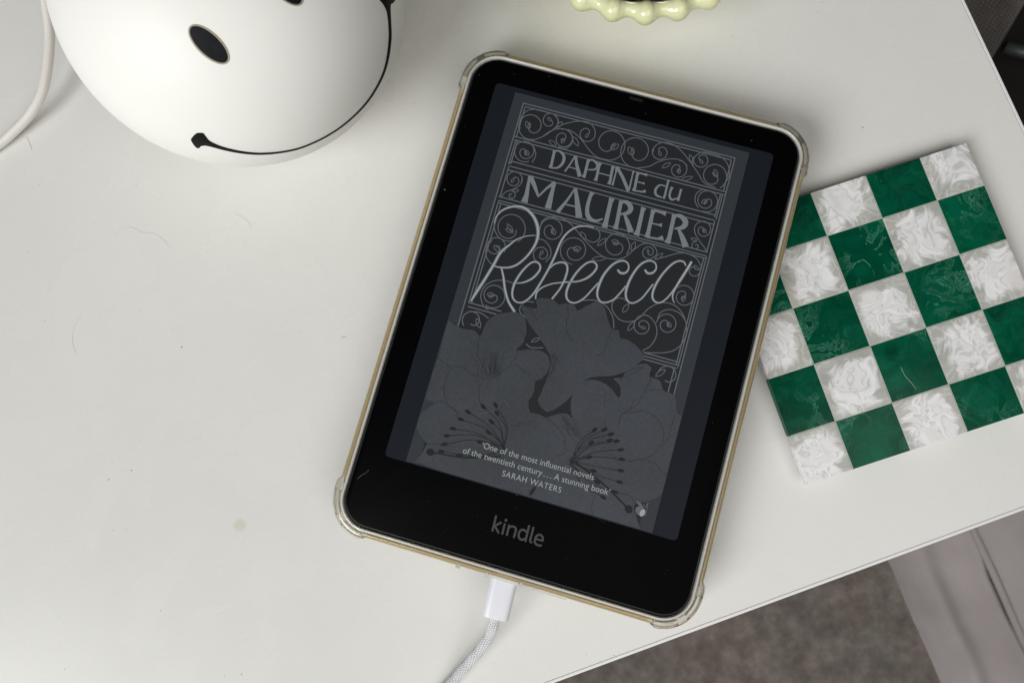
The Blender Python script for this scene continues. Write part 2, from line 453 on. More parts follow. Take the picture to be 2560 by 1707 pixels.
# rug: covers the floor below the near side of the table
g0 = at(1200, 1900, FLOORZ + 8)
rc_ = corner - uy * 560 + ux * 50
rugroot = empty('rug', (rc_.x, rc_.y, FLOORZ), math.atan2(ux.y, ux.x))
tag(rugroot, 'brown grey short pile rug lying on the floor below the table edge', 'rug')
def rug_mesh():
    V = []; F = []; nx, ny = 180, 110; W_, D_ = 1700.0, 1000.0
    for j in range(ny + 1):
        for i in range(nx + 1):
            x = -W_ / 2 + W_ * i / nx; y = -D_ / 2 + D_ * j / ny
            z = 9 + 0.8 * noise.noise(Vector((x * 0.03, y * 0.03, 0))) + 1.2 * noise.noise(Vector((x * 0.17, y * 0.17, 3)))
            V.append((x, y, z))
    for j in range(ny):
        for i in range(nx):
            a = j * (nx + 1) + i; F.append((a, a + 1, a + nx + 2, a + nx + 1))
    b = len(V)
    V += [(-W_ / 2, -D_ / 2, 0.3), (W_ / 2, -D_ / 2, 0.3), (W_ / 2, D_ / 2, 0.3), (-W_ / 2, D_ / 2, 0.3)]
    F.append((b + 3, b + 2, b + 1, b))
    row = nx + 1
    def side(idx, c0, c1):
        F.append(tuple([c0] + idx + [c1]))
    side([i for i in range(0, nx + 1)], b, b + 1)
    side([j * row + nx for j in range(ny + 1)], b + 1, b + 2)
    side([ny * row + i for i in range(nx, -1, -1)], b + 2, b + 3)
    side([j * row for j in range(ny, -1, -1)], b + 3, b)
    return V, F
fix(obj('pile', *rug_mesh(), M_CARPET, rugroot, smooth=True))

# sofa at the lower right: profile swept along its front edge
SZ = -398.0
s0, s1 = at(2210, 1400, FLOORZ + 10), at(2345, 1707, FLOORZ + 10)
t0, t1 = at(2300, 1372, SZ), at(2455, 1707, SZ)
m0, m1 = at(2455, 1330, SZ + 20), at(2560, 1600, SZ + 20)
sd = (s1 - s0).normalized(); sn = Vector((-sd.y, sd.x, 0))
if (m0 - s0).dot(sn) < 0: sn = -sn
topy = ((t0 - s0).dot(sn) + (t1 - s0).dot(sn)) / 2
seam = ((m0 - s0).dot(sn) + (m1 - s0).dot(sn)) / 2
sofa = empty('sofa', (s0.x, s0.y, FLOORZ), math.atan2(sd.y, sd.x))
tag(sofa, 'mauve grey fabric sofa with a piped seam beyond the lower right table edge', 'sofa')
sgn = 1 if Vector((-sd.y, sd.x, 0)).dot(sn) > 0 else -1
H = SZ - FLOORZ
def sweep(profile, x0, x1, nx, wav):
    V = []; F = []; m = len(profile)
    for i in range(nx + 1):
        x = x0 + (x1 - x0) * i / nx
        for (y, z) in profile:
            dz = wav * (noise.noise(Vector((x * 0.010, y * 0.014, 7))) + 0.4 * noise.noise(Vector((x * 0.03, y * 0.03, 2)))) if z > 12 else 0
            V.append((x, sgn * (y + 0.6 * dz), z + dz))
    for i in range(nx):
        for k in range(m - 1):
            a = i * m + k; F.append((a, a + 1, a + m + 1, a + m))
    F.append(tuple(range(m))); F.append(tuple(range(nx * m, nx * m + m)))
    return V, F
pr_ = [(2, 0, 0), (0, 8, 0), (topy * .10, H * .16, 0), (topy * .36, H * .52, 0), (topy * .68, H * .84, 0), (topy, H, 0), (topy + (seam - topy) * .3, H - 1, 0), (topy + (seam - topy) * .62, H + 6, 0), (seam - 7, H + 16, 0), (seam - 2.5, H + 15, 0)]
prof1 = [(p.x, p.y) for p in catmull(pr_, 5)] + [(seam - 2, 0)]
autosmooth(obj('front_panel', *sweep(prof1, -60, 620, 110, 6.0), M_SOFA, sofa), 60)
prof2 = [(seam - 1, 0), (seam - 0.5, H + 12), (seam + 2, H + 19), (seam + 8, H + 24), (seam + 30, H + 32), (seam + 90, H + 40), (seam + 260, H + 44), (seam + 300, H + 20), (seam + 300, 0)]
autosmooth(obj('seat_cushion', *sweep(prof2, -60, 620, 110, 4.0), M_SOFA, sofa), 60)
pp = [(x, sgn * (seam - 1.0), H + 16 + 1.2 * noise.noise(Vector((x * .02, 0, 0)))) for x in range(-60, 621, 10)]
obj('piping', *tube(pp, 3.4, 10), M_SOFA, sofa, smooth=True)

# armchair at the upper right
AZ = -190.0
a0, a1 = at(2560, 55, AZ), at(2497, 160, AZ)
ad_ = (a1 - a0).normalized(); an = Vector((-ad_.y, ad_.x, 0))
if (at(2450, 50, AZ) - a0).dot(an) < 0: an = -an
chair = empty('armchair', (a0.x, a0.y, FLOORZ), math.atan2(ad_.y, ad_.x))
tag(chair, 'charcoal woven fabric armchair behind the upper right table edge', 'armchair')
sgn2 = 1 if Vector((-ad_.y, ad_.x, 0)).dot(an) > 0 else -1
sgn_keep = sgn; sgn = sgn2
HA = AZ - FLOORZ
prof3 = [(4, 70), (0, 90), (0, HA - 20), (4, HA - 6), (12, HA), (60, HA + 6), (200, HA + 8), (212, HA), (212, 70)]
autosmooth(obj('seat', *sweep(prof3, -330, 130, 60, 1.5), M_CHAIR, chair), 60)
sgn = sgn_keep
for lx in (-300, 90):
    for ly in (20, 180):
        obj('leg', *slab(lx, sgn2 * ly, lx + 24, sgn2 * ly + 24, 0, 72), M_STEEL, chair)
# pale metal foot rail seen as a dim strip
r0, r1 = at(2512, 118, FLOORZ + 30), at(2640, 152, FLOORZ + 30)
rv, rf = tube([(r0.x, r0.y, FLOORZ + 30), (r1.x, r1.y, FLOORZ + 30)], 6, 12)
fl = obj('floor_rail', rv, rf, M_STEEL, None, smooth=True)
tag(fl, 'dim grey metal rail on the dark floor beside the armchair', 'rail')

# ------------------------------------------------------------------ e-reader
ZG = 18.5                                           # height of its glass
GX0, GX1, GY0, GY1, GR = -60.1, 59.7, -94.0, 78.2, 9.0
GCX, GCY = (GX0 + GX1) / 2, (GY0 + GY1) / 2
HW, HH = (GX1 - GX0) / 2, (GY1 - GY0) / 2
def rrect(hw, hh, r, n=12):
    """outline points with outward normals, counter-clockwise"""
    P = []
    for (cx, cy, a0_) in ((hw - r, -hh + r, -90), (hw - r, hh - r, 0), (-hw + r, hh - r, 90), (-hw + r, -hh + r, 180)):
        for k in range(n + 1):
            a = math.radians(a0_ + 90 * k / n)
            P.append((Vector((cx + r * math.cos(a), cy + r * math.sin(a))), Vector((math.cos(a), math.sin(a)))))
    # subdivide straight runs
    out = []
    for i, (p, nn) in enumerate(P):
        out.append((p, nn))
        q_, n2 = P[(i + 1) % len(P)]
        if (q_ - p).length > 6:
            m_ = int((q_ - p).length / 1.2)
            for k in range(1, m_):
                out.append((p.lerp(q_, k / m_), nn))
    return out
device = empty('e_reader', (GCX, GCY, 10.3))
tag(device, 'black e-reader showing a dark book cover, lying in a yellowed clear case', 'e-reader')
OUT = rrect(HW, HH, GR)
def loft(outline, prof, close_top=True, close_bot=True, bumpf=None, ring=False):
    V = []; F = []; n = len(outline); m = len(prof)
    for (o, z) in prof:
        for (p, nn) in outline:
            oo = o(p) if callable(o) else o
            V.append((p.x + nn.x * oo, p.y + nn.y * oo, z))
    for i in range(m - 1 if not ring else m):
        for k in range(n):
            a = i * n + k; b = i * n + (k + 1) % n; c = ((i + 1) % m) * n + (k + 1) % n; d = ((i + 1) % m) * n + k
            F.append((a, b, c, d))
    if not ring:
        if close_bot: F.append(tuple(range(n))[::-1])
        if close_top: F.append(tuple(range((m - 1) * n, m * n)))
    return V, F
DZ = 10.3
autosmooth(obj('housing', *loft(OUT, [(-2.0, 0.0), (-0.2, 0.6), (0.5, 2.0), (0.7, 7.3), (0.45, 7.75), (0.02, 7.9)]), M_RIM, device), 50)
autosmooth(obj('bezel_glass', *loft(OUT, [(-0.05, 7.92), (-0.05, 8.12), (-0.22, 8.2)]), M_BLACK, device), 30)
ZS = ZG - DZ + 0.004                                # sheets of the display sit on the glass
def dv(p): return (p[0] - GCX, p[1] - GCY)
SX0, SX1, SY0, SY1 = -51.4, 51.3, -69.6, 69.65
scr_out = rrect((SX1 - SX0) / 2, (SY1 - SY0) / 2, 1.4, 5)
sv = [(p.x + (SX0 + SX1) / 2 - GCX, p.y + (SY0 + SY1) / 2 - GCY, ZS) for p, _ in scr_out]
display = obj('display', sv, [tuple(range(len(sv)))], M_SCREEN, device)
sn_ = Flat(ZS)
c0_ = dv((-1.0, 76.65)); sn_.poly([(c0_[0] - 2.4, c0_[1] - 0.55), (c0_[0] + 2.4, c0_[1] - 0.55), (c0_[0] + 2.4, c0_[1] + 0.55), (c0_[0] - 2.4, c0_[1] + 0.55)])
sn_.build('light_sensor', M_SENSOR, device)
# frames of the enlarged crops the shapes were measured in
def A_(x, y): p = at(1200 + x / 3.36, 180 + y / 3.36, ZG); return dv(p)
def B_(x, y): p = at(1120 + x / 3.267, 480 + y / 3.267, ZG); return dv(p)
def C_(x, y): p = at(1000 + x / 2.529, 760 + y / 2.529, ZG); return dv(p)
def K_(x, y): p = at(1240 + x / 12.06, 1260 + y / 12.06, ZG); return dv(p)
SA, SB, SK = 1 / 3.36 / 7.25, 1 / 3.267 / 7.25, 1 / 12.06 / 7.3
cov = Flat(ZS + 0.02)
cx0, cy1 = dv((-43.8, 67.9)); cx1, cy0 = dv((42.8, -69.3))
cov.poly([(cx0, cy0), (cx1, cy0), (cx1, cy1), (cx0, cy1)])
cover = cov.build('book_cover', M_COVER, display)
inn = Flat(ZS + 0.045)
for (x0, y0, x1, y1) in ((-39.3, 28.2, 38.0, 64.0), (-39.3, -69.0, 38.0, 28.2)):
    a = dv((x0, y0)); b = dv((x1, y1)); inn.poly([a, (b[0], a[1]), b, (a[0], b[1])])
inn.build('panel_ground', M_COVERIN, display)
# --- panel rules
L = Flat(ZS + 0.07)
W = 0.42
def seg(x0, y0, x1, y1, w=W):
    a = dv((x0, y0)); b = dv((x1, y1)); L.ribbon([(a[0], a[1], w), (b[0], b[1], w)], caps=False)
seg(-39.8, -20.0, -39.8, 64.7); seg(38.3, -25.5, 38.3, 64.7)
seg(-40.0, 64.6, 38.5, 64.6)
for xx in (-38.8, 37.3): seg(xx, 51.6, xx, 63.5)
seg(-38.9, 63.5, 37.4, 63.5)
seg(-39.6, 51.7, 38.3, 51.7); seg(-39.2, 50.5, 38.2, 50.5)
seg(-38.7, 41.0, -38.7, 50.4); seg(37.3, 41.0, 37.3, 50.4)
seg(-38.0, 41.6, -38.0, 50.4); seg(36.6, 41.6, 36.6, 50.4)
seg(-38.2, 42.5, 36.7, 42.5); seg(-38.2, 40.6, 36.7, 40.6); seg(-38.2, 41.5, -38.2, 42.5, .8)
seg(-38.2, 39.1, 36.8, 39.1)
seg(-38.4, 28.9, -38.4, 40.5); seg(37.0, 28.9, 37.0, 40.5)
seg(-38.9, 28.8, 37.3, 28.8); seg(-38.4, 27.4, 37.2, 27.4); seg(-38.0, 26.5, 37.0, 26.5)
seg(-38.4, -11.0, -38.4, 27.4); seg(-37.4, -10.6, -37.4, 26.5)
seg(37.3, -13.0, 37.3, 27.4); seg(36.5, -12.2, 36.5, 26.5)
seg(-38.2, -10.8, -26.5, -10.8); seg(-38.4, -12.2, -28.0, -12.2)
seg(24.6, -11.3, 37.2, -11.3); seg(24.8, -12.4, 37.4, -12.4); seg(25.0, -13.5, 37.2, -13.5)
seg(36.2, -25.0, 36.2, -13.6)
# --- curling tendrils
def tend(fr, sc, pts, w=8.2):
    P = catmull([(x, y, 0) for x, y in pts], 7)
    L.ribbon([(*fr(p.x, p.y), w * sc) for p in P])
def curl(fr, sc, cx, cy, r, a0d, turns, w=8.2, shrink=0.42, bud=True):
    """inward spiral starting on radius r at angle a0d; negative turns run the other way"""
    turns *= 1.18; shrink *= 0.62; n = max(10, int(abs(turns) * 26)); P = []
    for i in range(n + 1):
        t = i / n; a = math.radians(a0d + 360 * turns * t); rr = r * (1 - (1 - shrink) * t ** 2.2 * (0.75 + 0.45 * t))
        P.append((cx + rr * math.cos(a), cy + rr * math.sin(a)))
    L.ribbon([(*fr(x, y), w * sc) for x, y in P])
    if bud:
        e = P[-1]; d = Vector((P[-1][0] - P[-3][0], P[-1][1] - P[-3][1])).normalized()
        leaf(fr, sc, e[0], e[1], math.degrees(math.atan2(d.y, d.x)), r * 0.60, r * 0.30, w)
        if r > 70: leaf(fr, sc, e[0], e[1], math.degrees(math.atan2(d.y, d.x)) + (26 if turns > 0 else -26), r * 0.48, r * 0.20, w)
def leaf(fr, sc, x, y, ang, ln, wd, w=8.2):
    a = math.radians(ang); ca, sa = math.cos(a), math.sin(a)
    P = []
    for k in range(13):
        t = k / 12; P.append((ln * t, wd * 0.5 * math.sin(math.pi * t) ** .8))
    for k in range(11, -1, -1):
        t = k / 12; P.append((ln * t, -wd * 0.5 * math.sin(math.pi * t) ** .8))
    L.ribbon([(*fr(x + px * ca - py * sa, y + px * sa + py * ca), w * .85 * sc) for px, py in P])
fa = (A_, SA)
# top band
curl(*fa, 432, 460, 110, 80, 0.98, shrink=0.62)
tend(*fa, [(335, 480), (338, 400), (385, 335), (450, 316), (530, 330), (640, 362)])
curl(*fa, 588, 415, 68, 30, -0.95, shrink=0.5)
tend(*fa, [(445, 575), (520, 548), (590, 505), (640, 460), (658, 430), (652, 395), (625, 365)])
leaf(*fa, 645, 470, -48, 68, 26)
curl(*fa, 700, 560, 78, -100, 1.1, shrink=0.5)
tend(*fa, [(520, 548), (600, 495), (680, 478), (745, 500), (778, 555), (765, 610), (715, 645), (660, 630)])
leaf(*fa, 640, 620, 215, 74, 30); leaf(*fa, 780, 545, 60, 92, 34)
tend(*fa, [(640, 470), (720, 435), (830, 415), (920, 430), (965, 490), (965, 545)])
curl(*fa, 900, 520, 68, 20, 0.8, shrink=0.5)
tend(*fa, [(740, 485), (800, 520), (860, 580), (920, 660), (990, 720), (1080, 742)])
curl(*fa, 1090, 612, 130, 90, -0.88, shrink=0.70)
curl(*fa, 1312, 675, 132, 95, 0.95, shrink=0.70)
tend(*fa, [(1320, 808), (1420, 795), (1500, 755), (1600, 732), (1690, 745), (1740, 790)])
curl(*fa, 1515, 672, 68, 200, -0.85, shrink=0.5)
tend(*fa, [(1450, 680), (1470, 625), (1530, 595), (1610, 605), (1690, 665), (1760, 750), (1830, 850), (1885, 935), (1975, 972)])
curl(*fa, 1665, 818, 74, -80, 0.98, shrink=0.5)
leaf(*fa, 1600, 765, 150, 82, 30); leaf(*fa, 1690, 912, -18, 100, 30); leaf(*fa, 1780, 760, -105, 68, 26)
curl(*fa, 1858, 738, 66, 200, -0.9, shrink=0.5)
curl(*fa, 1965, 880, 108, 60, -0.98, shrink=0.6)
tend(*fa, [(2040, 960), (2090, 880), (2085, 790), (2030, 720), (1940, 685), (1860, 678), (1800, 720), (1785, 790)])
# band ends beside the names
curl(*fa, 378, 668, 90, 70, 1.35, shrink=0.40)
tend(*fa, [(440, 760), (468, 700), (455, 640), (420, 600)])
curl(*fa, 1905, 1085, 92, 110, -1.3, shrink=0.42)
tend(*fa, [(1830, 1140), (1805, 1080), (1820, 1020), (1865, 990)])
curl(*fa, 288, 905, 68, 20, -1.15, shrink=0.45)
tend(*fa, [(355, 885), (340, 945), (280, 985), (215, 1010), (182, 1045)])
curl(*fa, 265, 1035, 32, -90, 0.9, shrink=0.4, bud=False); leaf(*fa, 275, 1000, -5, 52, 22)
curl(*fa, 1872, 1325, 72, 160, 1.15, shrink=0.45)
tend(*fa, [(1800, 1320), (1812, 1370), (1850, 1430), (1888, 1480), (1902, 1515)])
curl(*fa, 1812, 1460, 34, -80, -0.9, shrink=0.4, bud=False); leaf(*fa, 1820, 1415, 200, 50, 22)
fb = (B_, SB)
# title panel
curl(*fb, 510, 300, 122, 60, -0.95, shrink=0.80, bud=False)
tend(*fb, [(378, 250), (382, 310), (415, 370), (480, 402), (560, 395)])
leaf(*fb, 530, 330, 205, 66, 26); leaf(*fb, 532, 330, 235, 84, 26)
curl(*fb, 845, 310, 95, 180, 1.15, shrink=0.50)
tend(*fb, [(755, 290), (770, 240), (830, 205), (920, 210), (1010, 270), (1090, 365), (1190, 470), (1280, 535), (1380, 552)])
leaf(*fb, 1125, 385, 235, 72, 30)
tend(*fb, [(1125, 385), (1180, 412), (1230, 390), (1240, 340), (1215, 295)])
curl(*fb, 1028, 480, 112, 100, 1.2, shrink=0.55)
curl(*fb, 390, 450, 80, 30, -1.05, shrink=0.45, bud=False); leaf(*fb, 420, 490, 230, 70, 28)
tend(*fb, [(360, 395), (315, 450), (312, 520), (345, 580), (400, 610)])
curl(*fb, 762, 512, 66, 110, 1.0, shrink=0.45); tend(*fb, [(720, 375), (790, 400), (835, 460), (838, 520), (800, 570)])
curl(*fb, 1378, 440, 105, 40, -1.05, shrink=0.62)
tend(*fb, [(1380, 552), (1450, 530), (1520, 470), (1590, 425), (1660, 428), (1705, 480), (1695, 520), (1650, 550)])
curl(*fb, 1640, 495, 52, 90, 0.95, shrink=0.45)
leaf(*fb, 1500, 480, -70, 78, 32); leaf(*fb, 1290, 380, 140, 92, 30); leaf(*fb, 1690, 552, -38, 82, 28); leaf(*fb, 1290, 540, 175, 118, 34)
tend(*fb, [(1690, 552), (1790, 525), (1880, 500), (1960, 505), (2030, 545), (2068, 610)])
curl(*fb, 2010, 640, 50, -20, 0.8, shrink=0.6, bud=False); leaf(*fb, 2010, 600, 45, 52, 22)
curl(*fb, 1925, 850, 88, 200, 1.2, shrink=0.45)
curl(*fb, 370, 850, 98, 130, -1.25, shrink=0.42)
tend(*fb, [(535, 745), (450, 722), (370, 728), (300, 770), (268, 850), (290, 930), (330, 960)])
tend(*fb, [(1100, 885), (1200, 885), (1290, 930), (1345, 1020), (1355, 1115)])
tend(*fb, [(1470, 890), (1400, 865), (1345, 900), (1345, 970), (1400, 1040), (1480, 1060), (1560, 1030), (1640, 950), (1740, 905), (1840, 920), (1910, 985), (1945, 1080), (1940, 1180), (1880, 1270), (1780, 1310), (1610, 1312)])
leaf(*fb, 1475, 915, 125, 84, 36); leaf(*fb, 1525, 1060, 128, 92, 34)
curl(*fb, 1585, 1095, 66, 200, -0.98, shrink=0.5)
tend(*fb, [(1525, 1060), (1560, 1015), (1630, 1010), (1690, 1070), (1705, 1160), (1660, 1250), (1590, 1295)])
curl(*fb, 1785, 1078, 82, 190, 1.1, shrink=0.55)
tend(*fb, [(1705, 1060), (1735, 985), (1810, 960), (1890, 990), (1940, 1050)])
curl(*fb, 195, 1050, 78, 150, 0.75, shrink=0.75, bud=False); leaf(*fb, 262, 1110, 250, 84, 34)
tend(*fb, [(180, 975), (260, 985), (330, 1030)])
tend(*fb, [(700, 900), (640, 895), (595, 930), (588, 980), (640, 1030)])
tend(*fb, [(640, 1240), (680, 1270), (775, 1272)]); leaf(*fb, 680, 1222, -22, 78, 24)
curl(*fb, 1790, 1500, 80, -150, 0.62, shrink=0.95, bud=False); leaf(*fb, 1695, 1505, -35, 100, 34)
L.build('scroll_ornament', M_LINE, display)

# --- author's name: brush-cut capitals
T = Flat(ZS + 0.095)
def st(fr, sc, *pts, smooth=False):
    P = [(x, y, w_) for x, y, w_ in pts]
    if smooth: P = [tuple(p) for p in catmull(P, 7)]
    T.ribbon([(*fr(x, y), w_ * sc) for x, y, w_ in P], caps=False)
a = lambda *p, **k: st(A_, SA, *p, **k)
a((628, 662, 34), (622, 680, 24), (600, 780, 24), (590, 808, 36))                                   # D
a((622, 664, 12), (668, 668, 17), (704, 708, 25), (697, 762, 26), (655, 804, 18), (590, 808, 10), smooth=True)
a((800, 708, 14), (758, 775, 13), (712, 838, 15)); a((804, 708, 20), (812, 780, 27), (838, 880, 36)); a((744, 798, 9), (822, 822, 9))
a((915, 738, 34), (905, 760, 24), (880, 862, 24), (868, 888, 36)); a((912, 738, 12), (955, 746, 18), (986, 784, 22), (965, 820, 16), (900, 822, 9), smooth=True)
a((1010, 766, 34), (1000, 790, 23), (978, 890, 23), (968, 915, 35)); a((1120, 795, 34), (1112, 815, 24), (1092, 920, 24), (1082, 945, 34)); a((990, 848, 10), (1105, 878, 10))
a((1152, 800, 30), (1140, 850, 12), (1112, 955, 18)); a((1150, 798, 26), (1200, 890, 28), (1246, 1002, 28)); a((1290, 832, 18), (1280, 870, 12), (1250, 1000, 15))
a((1330, 846, 34), (1320, 870, 24), (1300, 975, 24), (1288, 1002, 30)); a((1325, 848, 13), (1375, 860, 14), (1404, 868, 28)); a((1310, 920, 10), (1365, 936, 12), (1382, 938, 24)); a((1288, 996, 13), (1360, 1008, 15), (1392, 1002, 28))
a((1562, 962, 10), (1510, 952, 15), (1474, 990, 22), (1480, 1035, 20), (1525, 1056, 13), smooth=True); a((1585, 908, 24), (1578, 930, 18), (1552, 1040, 19), (1540, 1066, 22))
a((1615, 968, 26), (1600, 1000, 19), (1592, 1045, 20), (1612, 1074, 18), (1660, 1060, 10), smooth=True); a((1690, 985, 22), (1680, 1020, 18), (1662, 1084, 22))
# MAURIER
a((420, 876, 28), (408, 930, 26), (392, 1030, 38), (372, 1096, 58)); a((424, 880, 42), (455, 950, 36), (492, 1052, 16)); a((490, 1048, 15), (560, 978, 19), (632, 930, 36)); a((628, 930, 26), (605, 1010, 34), (570, 1148, 56))
a((798, 980, 14), (735, 1075, 20), (650, 1180, 36)); a((802, 980, 26), (815, 1080, 40), (832, 1225, 58)); a((705, 1110, 12), (808, 1134, 12))
a((945, 1012, 42), (925, 1050, 30), (900, 1150, 34), (912, 1220, 38), (965, 1252, 26), (1030, 1235, 12), smooth=True); a((1108, 1062, 48), (1095, 1100, 36), (1060, 1250, 38), (1045, 1308, 50))
a((1190, 1086, 44), (1180, 1110, 32), (1150, 1270, 34), (1135, 1322, 44)); a((1190, 1088, 20), (1235, 1098, 36), (1266, 1140, 44), (1245, 1182, 36), (1180, 1196, 12), smooth=True); a((1210, 1190, 18), (1235, 1250, 36), (1268, 1345, 50))
a((1375, 1140, 48), (1364, 1170, 34), (1328, 1330, 36), (1312, 1374, 52))
a((1458, 1160, 48), (1448, 1190, 32), (1415, 1340, 34), (1402, 1392, 46)); a((1455, 1162, 18), (1525, 1182, 20), (1562, 1192, 42)); a((1432, 1270, 11), (1500, 1285, 13), (1528, 1288, 36)); a((1402, 1388, 17), (1490, 1402, 18), (1538, 1392, 40))
a((1635, 1200, 48), (1625, 1230, 34), (1590, 1390, 36), (1572, 1440, 48)); a((1636, 1204, 22), (1690, 1216, 38), (1726, 1262, 48), (1702, 1305, 40), (1632, 1318, 12), smooth=True); a((1662, 1312, 18), (1695, 1380, 40), (1728, 1470, 56))
tag(T.build('author_lettering', M_TITLE, display), 'tall grey capitals reading DAPHNE du MAURIER')
# --- title script with a light core line
TS = Flat(ZS + 0.120); TC_ = Flat(ZS + 0.145)
script = [
 [(190, 888, 14), (225, 830, 24), (300, 715, 24), (370, 600, 24), (430, 495, 22), (500, 435, 16), (560, 390, 12), (640, 362, 8), (715, 355, 6)],
 [(378, 255, 8), (400, 195, 12), (455, 145, 16), (540, 120, 18), (620, 130, 22), (690, 190, 26), (728, 270, 28), (735, 350, 26), (712, 430, 22), (650, 520, 18), (570, 590, 18), (490, 618, 16), (400, 612, 12), (370, 598, 8)],
 [(435, 618, 14), (452, 690, 18), (465, 790, 20), (492, 890, 20), (542, 975, 22)],
 [(560, 746, 8), (620, 738, 14), (690, 705, 18), (745, 645, 18), (752, 600, 16), (720, 572, 16), (670, 585, 16), (600, 655, 18), (545, 745, 20), (525, 820, 18), (535, 875, 16), (575, 903, 14), (630, 892, 14), (690, 840, 16), (745, 760, 18), (810, 650, 18), (870, 530, 18), (920, 410, 18), (975, 335, 16), (1050, 288, 14), (1130, 280, 12), (1190, 290, 8)],
 [(835, 620, 10), (870, 590, 14), (925, 575, 16), (965, 590, 18), (975, 635, 18), (955, 710, 18), (915, 790, 16), (850, 872, 16)],
 [(715, 870, 12), (725, 820, 14), (770, 780, 12), (850, 750, 12), (950, 738, 12), (1060, 730, 14), (1140, 700, 18), (1200, 645, 18), (1215, 600, 16), (1180, 570, 16), (1120, 590, 16), (1045, 665, 18), (985, 765, 20), (965, 840, 18), (985, 890, 16), (1040, 905, 14), (1110, 868, 14), (1175, 800, 14), (1225, 745, 12)],
 [(1388, 640, 18), (1410, 662, 20), (1450, 660, 18), (1475, 625, 14), (1465, 580, 14), (1420, 562, 16), (1350, 590, 18), (1280, 665, 20), (1235, 755, 22), (1218, 835, 18), (1240, 890, 16), (1285, 903, 14), (1350, 880, 14), (1410, 820, 14), (1450, 770, 12)],
 [(1610, 640, 18), (1632, 664, 20), (1672, 660, 18), (1700, 625, 14), (1690, 580, 14), (1640, 562, 16), (1570, 595, 18), (1505, 680, 20), (1462, 775, 22), (1452, 850, 18), (1475, 898, 16), (1520, 905, 14), (1580, 870, 14), (1635, 805, 14), (1672, 755, 12)],
 [(1940, 600, 12), (1925, 572, 16), (1880, 565, 16), (1820, 598, 18), (1745, 680, 18), (1690, 770, 20), (1668, 850, 18), (1690, 895, 16), (1735, 903, 14), (1790, 865, 14), (1850, 790, 14), (1895, 715, 14), (1940, 645, 14), (1985, 572, 16)],
 [(1990, 575, 14), (1920, 690, 16), (1860, 780, 16), (1835, 840, 14), (1838, 885, 10), (1850, 905, 6)],
]
for stroke in script:
    P = catmull(stroke, 7)
    TS.ribbon([(*B_(p.x, p.y), p.z * 1.12 * SB) for p in P])
    TC_.ribbon([(*B_(p.x, p.y), max(p.z * 0.36, 3.0) * SB) for p in P])
tag(TS.build('title_lettering', M_TITLE, display), 'flowing grey script reading Rebecca')
TC_.build('title_highlight', M_CORE, display)

# --- blossoms at the foot of the cover (free shapes)
def blob(fl, fr, pts, n=5, jag=3.0, seed=0):
    P = catmull([(x, y, 0) for x, y in pts], n, closed=True)
    Q = []
    for p in P:
        j = noise.noise(Vector((p.x * 0.05, p.y * 0.05, seed))) * jag
        Q.append(fr(p.x + j, p.y + j * 0.7))
    yb = cy0 + 0.15
    Q = [(min(max(x, cx0 + 0.1), cx1 - 0.1), max(y, yb)) for x, y in Q]
    fl.poly(Q)
FLW = Flat(ZS + 0.170)
masses = [
 [(302, 118), (345, 132), (400, 156), (470, 166), (508, 200), (545, 120), (600, 72), (680, 52), (745, 55), (788, 90), (800, 170), (780, 245), (738, 290), (830, 286), (902, 300), (945, 345), (938, 420), (895, 472), (858, 490), (845, 560), (815, 610), (822, 680), (872, 692), (928, 716), (1000, 692), (1072, 702), (1125, 800), (1180, 900), (1200, 1040), (1150, 1180), (1000, 1240), (700, 1180), (400, 1100), (110, 1000), (105, 985), (150, 925), (168, 880), (130, 830), (108, 770), (135, 690), (195, 645), (212, 615), (165, 595), (200, 460), (245, 330)],
 [(1078, 640), (1095, 560), (1140, 502), (1212, 476), (1292, 500), (1342, 540), (1385, 592), (1392, 520), (1350, 470), (1405, 462), (1425, 425), (1485, 390), (1548, 376), (1588, 402), (1578, 455), (1640, 482), (1668, 545), (1735, 578), (1752, 680), (1786, 716), (1770, 900), (1720, 1060), (1665, 1180), (1620, 1225), (1540, 1250), (1490, 1262), (1480, 1300), (1500, 1360), (1495, 1440), (1200, 1360), (900, 1270), (700, 1180), (900, 1000), (1000, 850), (1080, 760)],
]
for i, m_ in enumerate(masses): blob(FLW, C_, m_, 5, 4.0, i)
blob(FLW, C_, [(765, 10), (800, 18), (866, 26), (858, -25), (900, -38), (968, -28), (1004, 2), (1045, -5), (1100, 6), (1125, 40), (1180, 10), (1248, -15), (1292, 22), (1312, 92), (1340, 158), (1384, 168), (1392, 212), (1440, 226), (1492, 262), (1540, 322), (1532, 352), (1450, 412), (1350, 452), (1210, 462), (1158, 492), (1100, 560), (1040, 622), (948, 678), (900, 660), (873, 610), (900, 540), (935, 460), (948, 390), (950, 330), (905, 250), (850, 170), (800, 100)], 5, 4.0, 9)
FLW.build('blossom_print', M_PETAL, display)
